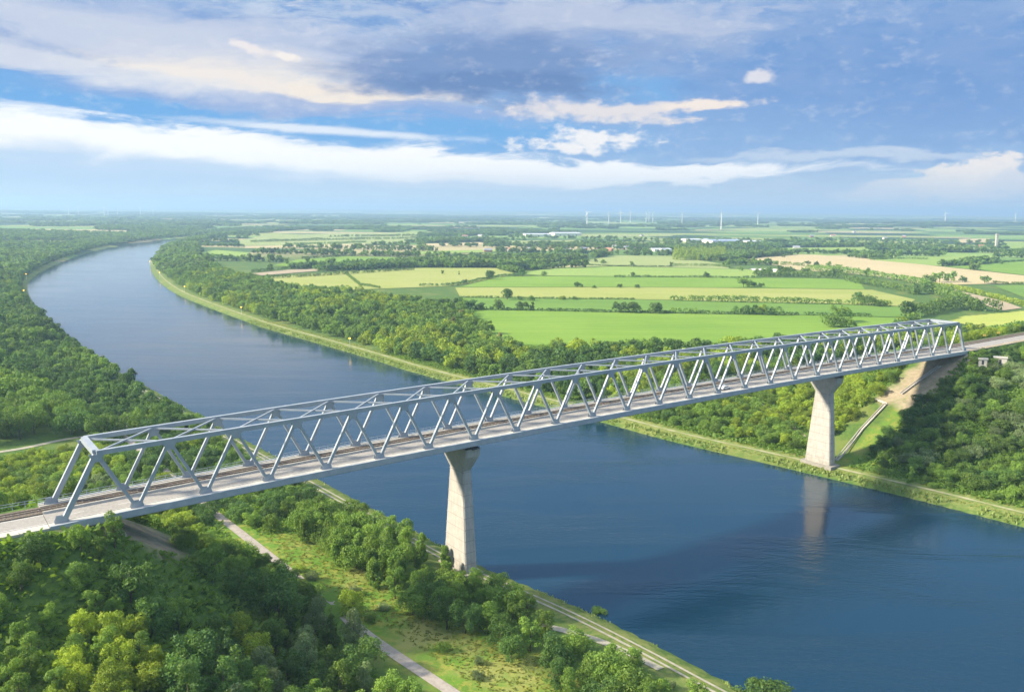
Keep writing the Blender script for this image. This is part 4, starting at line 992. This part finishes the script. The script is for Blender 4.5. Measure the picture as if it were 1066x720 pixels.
# keep crowns off the deck and piers
tt, nn = TN(A[:, 0], A[:, 1]); top = A[:, 2] + A[:, 3]; rad = A[:, 3] * A[:, 4] * .42
deckz = np.array([dz(a) for a in tt])
bad = (nn > -3 - rad) & (nn < 17 + rad) & (tt > -70) & (tt < 800) & (top > deckz - 1.6) & ((nn + rad > -2.4) & (nn - rad < 16.5))
hid = (nn < -2) & (nn > -26) & (tt > -40) & (tt < 100) & (top > deckz - .5 + (-nn) * .28)       # in front of the deck
sh_ = hid & ~bad; A[sh_, 3] = np.maximum(2.5, (deckz - .5 + (-nn) * .28 - A[:, 2])[sh_])
lowp = (nn < 5) & (nn > -26) & (tt > 84) & (tt < 106); A[lowp, 3] = np.minimum(A[lowp, 3], 5.8)
front = (nn < -2) & (nn > -60) & (tt > 392) & (top > 44.5 + np.clip(-nn - 12, 0, 99) * .1); A[front, 3] = np.maximum(2.5, (43.8 - A[:, 2])[front])
for tp in (105, 287): bad |= (np.abs(tt - tp) < 2.6 + rad * .7) & (np.abs(nn - TW / 2) < 6.5 + rad * .7) & (top < 60)
A = A[~bad]
# neighbours keep their distance, so crowns stand apart instead of growing through each other
prio = np.random.default_rng(2).random(len(A)) - A[:, 3] * .03; prio[-(len(solo) + len(special)):] = -9
cell = {}; keepi = []
RR = A[:, 3] * A[:, 4] * .46
for i in np.argsort(prio):
    x_, y_, r_ = A[i, 0], A[i, 1], RR[i]
    if y_ > 1320: keepi.append(i); continue
    cx_, cy_ = int(x_ // 12), int(y_ // 12); okk = True
    for a_ in (-1, 0, 1):
        for b_ in (-1, 0, 1):
            for j in cell.get((cx_ + a_, cy_ + b_), ()):
                if (A[j, 0] - x_) ** 2 + (A[j, 1] - y_) ** 2 < ((RR[j] + r_) * .66) ** 2: okk = False; break
            if not okk: break
        if not okk: break
    if okk: cell.setdefault((cx_, cy_), []).append(i); keepi.append(i)
print('trees', len(A), len(keepi)); A = A[np.sort(keepi)]
px, py, dep = project(A[:, 0], A[:, 1], A[:, 2] + A[:, 3] * .6)
size = A[:, 3] * F_PX / dep * np.sqrt(np.clip(A[:, 4], .5, 1.5)); inf = (px > -12) & (px < 1078) & (py > 0) & (py < 745)
nsp = len(solo) + len(special); force = np.zeros(len(A), bool)
isb = A[:, 3] < 5.6
LAND = [('the lower left corner', 0, 715), ('the left edge below the bridge', 0, 610), ('the left abutment', 75, 575), ('the clearing by the abutment', 200, 630), ('the bottom edge, left part', 180, 715), ('the lower end of the path', 370, 705), ('the middle of the path', 330, 620), ('the path under the bridge', 250, 560), ('the shore before the near pier', 370, 540), ('the foot of the near pier', 470, 600), ('the middle of the near bank', 500, 660), ('the fork of the canal track', 620, 680), ('the lower end of the near bank', 740, 715), ('the left end of the bridge truss', 40, 490), ('the road curve left of the truss', 60, 445), ('the winding track behind the truss', 170, 430), ('the humped wood on the left bank', 60, 395), ('the wooded point on the left shore', 170, 400), ('the left bank upstream', 30, 340), ('the outer bend of the canal', 20, 285),
 ('the inner bend of the canal', 200, 280), ('the long wood on the far bank', 300, 315), ('the end of the far bank wood', 420, 335), ('the dirt path on the far bank', 550, 375), ('the wood behind the truss', 680, 360), ('the scrub left of the far pier', 760, 440), ('the far pier', 858, 450), ('the foot of the bare slope', 930, 430), ('the right hillside stairway', 900, 470), ('the upper right hillside', 1030, 400), ('the middle of the right hillside', 1000, 450), ('the lower right hillside', 1030, 500), ('the shore right of the far pier', 960, 510), ('the hedge above the right bridge end', 1020, 350), ('the green fields behind the bridge', 720, 315), ('the fields left of the village', 450, 285), ('the fields below the village', 600, 290), ('the tan field', 900, 285), ('the brown field at right', 1030, 305), ('the village', 620, 262), ('the poplar plantation', 710, 262), ('the far right woods', 980, 250), ('the far left woods', 100, 235)]
LA = np.array([(a, b) for _, a, b in LAND], float)
def number_word(k):
    u = ['', 'first', 'second', 'third', 'fourth', 'fifth', 'sixth', 'seventh', 'eighth', 'ninth', 'tenth', 'eleventh', 'twelfth', 'thirteenth', 'fourteenth', 'fifteenth', 'sixteenth', 'seventeenth', 'eighteenth', 'nineteenth', 'twentieth']
    return u[k] if k < len(u) else 'twenty-' + u[k - 20] if k < 30 else str(k) + 'th'
order = np.argsort(-size)
solo_ix = set(); 
selT = [i for i in order if inf[i] and not isb[i]]; selB = [i for i in order if inf[i] and isb[i]]
# field trees stand alone, so they always count as single things
fieldish = in_fields(A[:, 0], A[:, 1]) | ((A[:, 4] == 1.15) & (A[:, 6] == 0) & (A[:, 1] > 500))
ft = [i for i in selT if A[i, 4] == 1.15 and A[i, 6] == 0]; rest = [i for i in selT if not (A[i, 4] == 1.15 and A[i, 6] == 0)]
selT = ft + rest[:300 - len(ft)]; ft2 = [i for i in selB if A[i, 4] == 1.15 and A[i, 6] == 0]; selB = ft2 + [i for i in selB if i not in set(ft2)][:240 - len(ft2)]
info = []
for i in selT + selB:
    k = int(np.argmin((LA[:, 0] - px[i]) ** 2 + ((LA[:, 1] - py[i]) * 1.5) ** 2)); shrub = bool(isb[i]); sp = int(A[i, 5]); shape, tone = SPEC[sp]; H = A[i, 3]
    if shrub: adj = 'low' if H < 4 else 'rounded'; base_l = f'{adj} {tone} shrub'
    else: adj = 'small' if H < 7 else 'tall' if H > 11 else ''; shp = shape if not (adj == 'tall' and shape == 'tall narrow') else 'narrow'; base_l = f'{adj} {shp} {tone} tree'.strip()
    info.append([i, shrub, k, base_l + ' near ' + LAND[k][0]])
cnt = {}
for r_ in info: cnt.setdefault(r_[3], []).append(r_[0])
for v in cnt.values(): v.sort(key=lambda i: px[i])
for i, shrub, k, lb in info:
    if len(cnt[lb]) > 1:
        j = cnt[lb].index(i); nn_ = len(cnt[lb])
        lab = lb + (f', {number_word(j + 1)} from left' if nn_ > 2 else (', left one' if j == 0 else ', right one'))
    else: lab = lb
    D_ = dep[i]; lod = HI if D_ < 420 else MID if D_ < 1200 else LOW
    sp = int(A[i, 5]); var = int(A[i, 6]) % (3 if lod == HI else 2)
    if lod == LOW: var = 0
    put_tree('shrub' if shrub else 'tree', *A[i, :3], A[i, 3], A[i, 4], sp, lod, var, lab, 'shrub' if shrub else 'tree', ('shrubs near ' if shrub else 'trees near ') + LAND[k][0])
# the rest reads as woods: one object per wood, instances of the crowns above
chosen = np.zeros(len(A), bool); chosen[selT + selB] = True
def woods(name, m, lod, label):
    B = A[m]
    if not len(B): return
    have = [k for k in PROTO if k[1] == lod]; 
    if not have: return
    bysp = {}
    for k in have: bysp.setdefault(k[0], []).append(k)
    alt = {}
    allsp = list(bysp)
    for s_ in range(len(SPEC)):
        if s_ in bysp: alt[s_] = s_
        else:
            same = [q for q in allsp if SPEC[q][1] == SPEC[s_][1]] or [q for q in allsp if SPEC[q][0] == SPEC[s_][0]] or allsp; alt[s_] = same[0]
    keys = sorted(have); kid = {k: i for i, k in enumerate(keys)}
    ids = np.array([kid[bysp[alt[int(a)]][int(v) % len(bysp[alt[int(a)]])]] for a, v in B[:, 5:7]])
    me = bpy.data.meshes.new(name); me.vertices.add(len(B)); me.vertices.foreach_set('co', B[:, :3].astype(np.float32).ravel())
    a1 = me.attributes.new('kindid', 'INT', 'POINT'); a1.data.foreach_set('value', ids.astype(np.int32))
    scv = np.stack([B[:, 3] * B[:, 4], B[:, 3] * B[:, 4], B[:, 3]], 1).astype(np.float32)
    a2 = me.attributes.new('treescale', 'FLOAT_VECTOR', 'POINT'); a2.data.foreach_set('vector', scv.ravel())
    g_ = np.random.default_rng(len(B)); rot = np.zeros((len(B), 3), np.float32); rot[:, 2] = g_.uniform(0, 6.28, len(B)); rot[:, :2] = g_.normal(0, .06, (len(B), 2))
    a3 = me.attributes.new('treerot', 'FLOAT_VECTOR', 'POINT'); a3.data.foreach_set('vector', rot.ravel())
    o = bpy.data.objects.new(name, me); C.objects.link(o); tag(o, label, 'woodland', kind='stuff')
    ng = bpy.data.node_groups.new(name, 'GeometryNodeTree'); ng.interface.new_socket('Geometry', in_out='INPUT', socket_type='NodeSocketGeometry'); ng.interface.new_socket('Geometry', in_out='OUTPUT', socket_type='NodeSocketGeometry')
    gi = ng.nodes.new('NodeGroupInput'); go = ng.nodes.new('NodeGroupOutput'); jn = ng.nodes.new('GeometryNodeJoinGeometry')
    def na(nm, ty): q = ng.nodes.new('GeometryNodeInputNamedAttribute'); q.data_type = ty; q.inputs[0].default_value = nm; return q.outputs[0]
    kd, sv, rv = na('kindid', 'INT'), na('treescale', 'FLOAT_VECTOR'), na('treerot', 'FLOAT_VECTOR')
    er = ng.nodes.new('FunctionNodeEulerToRotation'); ng.links.new(rv, er.inputs[0])
    for k in keys:
        if not (ids == kid[k]).any(): continue
        oi = ng.nodes.new('GeometryNodeObjectInfo'); oi.transform_space = 'ORIGINAL'; oi.inputs['Object'].default_value = PROTO[k]; oi.inputs['As Instance'].default_value = True
        cp = ng.nodes.new('FunctionNodeCompare'); cp.data_type = 'INT'; cp.operation = 'EQUAL'; ng.links.new(kd, cp.inputs[2]); cp.inputs[3].default_value = kid[k]
        ip = ng.nodes.new('GeometryNodeInstanceOnPoints'); ng.links.new(gi.outputs[0], ip.inputs['Points']); ng.links.new(cp.outputs[0], ip.inputs['Selection']); ng.links.new(oi.outputs['Geometry'], ip.inputs['Instance'])
        ng.links.new(er.outputs[0], ip.inputs['Rotation']); ng.links.new(sv, ip.inputs['Scale']); ng.links.new(ip.outputs[0], jn.inputs[0])
    ng.links.new(jn.outputs[0], go.inputs[0]); md = o.modifiers.new('woods', 'NODES'); md.node_group = ng
    print(name, len(B))
Lb = ~river(A[:, 0], A[:, 1])[1]; R0 = ~chosen
woods('woodland', R0 & (dep < 420) & Lb, HI, 'thick green woodland filling the near left bank around the bridge')
woods('woodland', R0 & (dep < 520) & ~Lb, HI, 'dense scrub woodland covering the right hillside and bank')
woods('woodland', R0 & (dep >= 420) & (dep < 1250) & Lb, MID, 'humped woodland along the left bank of the canal')
woods('woodland', R0 & (dep >= 520) & (dep < 1250) & ~Lb, MID, 'sunlit belt of woodland along the inner bank of the canal')
woods('woodland', R0 & (dep >= 1250), LOW, 'distant woods and tree lines fading to the horizon')

# undergrowth
def scatter_mesh(name, x, y, z, h, m, label, cat, seed, wide=.5, leaf=3, lean=.3):
    g = np.random.default_rng(seed); n = len(x); P = np.repeat(np.stack([x, y, z], 1), leaf, 0); N = len(P); P[:, :2] += g.normal(0, wide * .5, (N, 2)); hh = np.repeat(h, leaf) * g.uniform(.5, 1.2, N)
    an = g.uniform(0, 6.28, N); wv_ = wide * g.uniform(.25, .6, N); dx = np.cos(an) * wv_; dy = np.sin(an) * wv_; lx = g.normal(0, lean, N) * hh; ly = g.normal(0, lean, N) * hh
    V = np.stack([np.stack([P[:, 0] - dx, P[:, 1] - dy, P[:, 2]], 1), np.stack([P[:, 0] + dx, P[:, 1] + dy, P[:, 2]], 1), np.stack([P[:, 0] + dx * .5 + lx, P[:, 1] + dy * .5 + ly, P[:, 2] + hh], 1), np.stack([P[:, 0] - dx * .5 + lx, P[:, 1] - dy * .5 + ly, P[:, 2] + hh], 1)], 1).reshape(-1, 3)
    o = link_mesh(name, V, np.arange(N * 4).reshape(-1, 4), m); a = o.data.attributes.new('tint', 'FLOAT', 'FACE')
    if len(o.data.polygons) == N: a.data.foreach_set('value', (g.random(N)).astype(np.float32))
    tag(o, label, cat, kind='stuff'); return o
LM['reed'] = leafmat('reeds', (.20, .29, .07), (.22, .31, .08), (.32, .37, .13), .3); LM['weed'] = leafmat('weeds', (.24, .31, .05), (.26, .32, .05), (.38, .38, .10), .5); LM['herb'] = leafmat('herbs', (.10, .20, .035), (.12, .22, .035), (.19, .29, .05), .45)
x, y, g = jitter(-420, 420, 120, 800, 1.5, 77); zz, db, rt = ground(x, y, True); pxx, pyy, dep_ = project(x, y, zz); v = (pxx > -200) & (pxx < 1250) & (pyy < 900) & (dep_ > 0)
m = v & rt & (db > .4) & (db < 4.5) & (vnoise(x, y, 9, 3) > .25); scatter_mesh('reeds', x[m], y[m], zz[m] - .1, np.full(m.sum(), 1.2), LM['reed'], 'pale green reeds fringing the far bank of the canal', 'reeds', 1, .9)
m = v & ~rt & (db > .4) & (db < 2.5) & (vnoise(x, y, 9, 5) > .45) & (g.random(len(x)) < .6); scatter_mesh('reeds', x[m], y[m], zz[m] - .1, np.full(m.sum(), .7), LM['reed'], 'low reeds and weeds along the near bank of the canal', 'reeds', 2, .7)
pt_ = near_path(x, y); tt, nn = TN(x, y)
m = v & ~rt & (db > 30) & (db < 62) & (nn < 60) & ~pt_ & (g.random(len(x)) < .9); scatter_mesh('meadow_grass', x[m], y[m], zz[m] - .05, np.full(m.sum(), .32), LM['weed'], 'tall yellowish meadow grass beside the asphalt path', 'meadow grass', 3, .6, 5, 1.3)
m = v & ~pt_ & ~((nn > -3) & (nn < 18)) & (((~rt) & (db > 12) & (nn < 200)) | (rt & (db > 13) & (db < 120))) & ~((~rt) & (db > 33) & (db < 58) & (nn < 60)) & ~((~rt) & (db < 64) & (nn < -12)) & (dep_ < 620)
scatter_mesh('undergrowth', x[m], y[m], zz[m] - .1, .5 + .9 * vnoise(x[m], y[m], 7, 2), LM['herb'], 'low green undergrowth filling the gaps between the trees', 'undergrowth', 4, 1.3, 6, .8)
m = v & rt & (db > 4.5) & (db < 14) & ~pt_; scatter_mesh('bank_grass', x[m], y[m], zz[m] - .05, np.full(m.sum(), .35), LM['weed'], 'yellow-green grass on the far canal bank', 'bank grass', 5, .9)

# ------------------------------------------------------------------ hedges between the fields
def hedge(pts, H, wd, label, sp='blue-green', seed=0, gap=.1):
    P = np.array([U(p[0], p[1], FZ) if p[1] < 330 else G(*p)[:2] for p in pts]); seg = np.hypot(*np.diff(P, axis=0).T); cum = np.r_[0, np.cumsum(seg)]; g = np.random.default_rng(seed + 50)
    k = int(cum[-1] / (wd * .55)) + 2; s_ = np.linspace(0, cum[-1], k); x = np.interp(s_, cum, P[:, 0]) + g.normal(0, wd * .12, k); y = np.interp(s_, cum, P[:, 1]) + g.normal(0, wd * .12, k)
    keep = g.random(k) > gap; x, y = x[keep], y[keep]; z = ground(x, y); hv = H * (.55 + .75 * vnoise(s_[keep], s_[keep] * 0 + seed * 7.7, H * 5, seed) + .2 * g.random(keep.sum()))
    o0 = (x[0], y[0], float(z[0])); lb = [(a - o0[0], b - o0[1], c_ - o0[2] + h * .45, max(wd * .42, h * .45)) for a, b, c_, h in zip(x, y, z, hv)]
    lr = np.array([q[3] for q in lb]); lfz = .55 + .04 * H; me = fol_mesh('hedge', lb, int((lr ** 2).sum() * 7 / lfz ** 2 * .55), lfz, LM[sp], seed + 9, up=.5); o = bpy.data.objects.new('hedge', me); C.objects.link(o); o.location = o0; tag(o, label, 'hedge', 'hedges between the fields')
HG = [
 ([(481, 322.2), (578, 324), (660, 325.8), (760, 327.3), (860, 328.6), (905, 330)], 3.2, 4, 'dark hedge along the top of the lowest bright green field', 'dark green'),
 ([(762, 327), (815, 328.3)], 8, 8, 'thick green hedge block on the far edge of the lowest green field', 'green'),
 ([(700, 325.5), (724, 326)], 5, 6, 'short yellow-green hedge between two green fields', 'green'),
 ([(479, 309.8), (560, 311), (660, 312.2)], 2.2, 3, 'thin dark hedge below the left of the yellow field', 'dark green'),
 ([(700, 313), (780, 315), (860, 316.6), (930, 319)], 7, 7, 'long bushy hedge below the right of the yellow field', 'green'),
 ([(640, 288.8), (700, 289), (740, 289.2), (790, 289.8)], 3.5, 4, 'low hedge below the lime field', 'dark green'),
 ([(438, 298), (470, 297.5), (487, 294.6), (519, 288.6), (545, 286.6)], 4, 5, 'dark hedge running diagonally to the lone round trees', 'dark green'),
 ([(840, 281), (870, 284.5), (900, 287.5), (937, 292), (962, 297), (968, 300)], 11, 11, 'tall bushy hedge along the lower edge of the tan field', 'green'),
 ([(786, 288), (830, 288.5), (880, 289.5)], 8, 9, 'dark thick hedge right of the lime field', 'green'),
 ([(884, 293), (905, 297), (935, 302), (955, 307)], 11, 12, 'bushy hedge sloping down beside the yellow field', 'green'),
 ([(955, 306), (970, 305), (1000, 316), (1013, 323)], 13, 16, 'broad leafy hedge left of the brown field', 'green'),
 ([(945, 330), (965, 327), (990, 321), (1010, 323), (1035, 324.5)], 13, 14, 'broad hedge above the sunny yellow field', 'green'),
 ([(965, 298), (990, 300), (1020, 307), (1050, 315), (1080, 322)], 7, 8, 'green hedge between the brown field and the right green field', 'yellow-green'),
 ([(1034, 295.5), (1066, 296), (1140, 300)], 4, 5, 'hedge under the tan field at the right edge', 'green'),
 ([(985, 277.3), (1010, 275.5), (1040, 273.5), (1066, 272), (1140, 270)], 4.5, 6, 'dark hedge between the two green fields at the right', 'dark green'),
 ([(268, 290.5), (320, 288), (360, 285.5), (430, 281)], 5, 6, 'dark hedge above the long pale field on the left', 'blue-green'),
 ([(262, 284), (300, 280), (340, 279)], 5, 6, 'dark hedge below the small green fields on the left', 'blue-green'),
 ([(360, 285), (375, 297), (395, 300)], 3, 4, 'short low hedge crossing the long pale field', 'green'),
 ([(430, 279), (470, 278.5), (515, 279)], 2.5, 4, 'thin hedge below the tan strip', 'blue-green'),
 ([(315, 269.5), (370, 266.5), (430, 267.5)], 5, 7, 'dark hedge above the small green field on the left', 'blue-green'),
 ([(560, 277.5), (610, 276), (640, 277.5), (700, 278)], 2.5, 4, 'thin hedge above the lime field', 'blue-green'),
 ([(700, 277), (745, 277), (760, 279)], 5, 6, 'short hedge below the poplar plantation', 'green'),
 ([(765, 273), (795, 275), (835, 277)], 7, 9, 'row of bushes above the white mound', 'green'),
 ([(905, 270.5), (940, 269.5), (965, 270.5)], 5, 6, 'hedge at the left end of the right lime field', 'green'),
 ([(262, 252.5), (330, 250.5), (436, 248.5)], 8, 10, 'line of trees across the large pale meadow on the left', 'blue-green'),
 ([(345, 247), (400, 246.2), (436, 246)], 7, 12, 'short tree line near the top of the pale meadow', 'green'),
 ([(300, 255), (345, 254), (380, 252.5)], 6, 8, 'hedge at the lower edge of the pale meadow', 'green'),
 ([(1010, 352), (1035, 348), (1066, 342), (1100, 338)], 6, 9, 'leafy hedge beside the railway at the right edge', 'green'),
]
for i, (p, H, wd, lb, sp) in enumerate(HG): hedge(p, H, wd, lb, sp, i)
# poplar plantation: rows of slim trees standing as one block
pp = []
g = np.random.default_rng(8)
for px_ in np.linspace(702, 754, 26):
    for py_ in (264.8, 267.6, 270.4):
        x_, y_ = U(px_ + g.uniform(-.4, .4), py_ + g.uniform(-.5, .5) + (px_ - 700) * .02, FZ); h = g.uniform(17, 22)
        for q in np.linspace(.12, .9, 5): pp.append((x_ + g.normal(0, .8), y_ + g.normal(0, .8), FZ + h * q, 3.4 * (1.1 - q * .6)))
pp = np.array(pp); o0 = pp[:, :3].min(0); pp[:, :3] -= o0
me = fol_mesh('poplars', pp, 15000, .9, LM['yellow-green'], 4, up=.1, flat=1.9); o = bpy.data.objects.new('poplar_plantation', me); C.objects.link(o); o.location = o0; tag(o, 'dense block of slim yellow-green poplars in rows beside the fields', 'plantation', kind='stuff')

# ------------------------------------------------------------------ air
HAZE = 0.000125
hm = bpy.data.materials.new('haze'); hm.use_nodes = True; t_ = NT(hm.node_tree); t_.n.clear()
pv = t_.new('ShaderNodeVolumePrincipled'); pv.inputs['Color'].default_value = (.48, .73, 1.0, 1); pv.inputs['Density'].default_value = HAZE; pv.inputs['Anisotropy'].default_value = .2
ou = t_.new('ShaderNodeOutputMaterial'); t_.l.new(pv.outputs[0], ou.inputs['Volume'])
b = MB(); b.box(-62000, 62000, -3200, 92000, -12, 215); ho = b.build('haze', hm); tag(ho, 'pale blue haze over the far land', 'haze', kind='stuff')
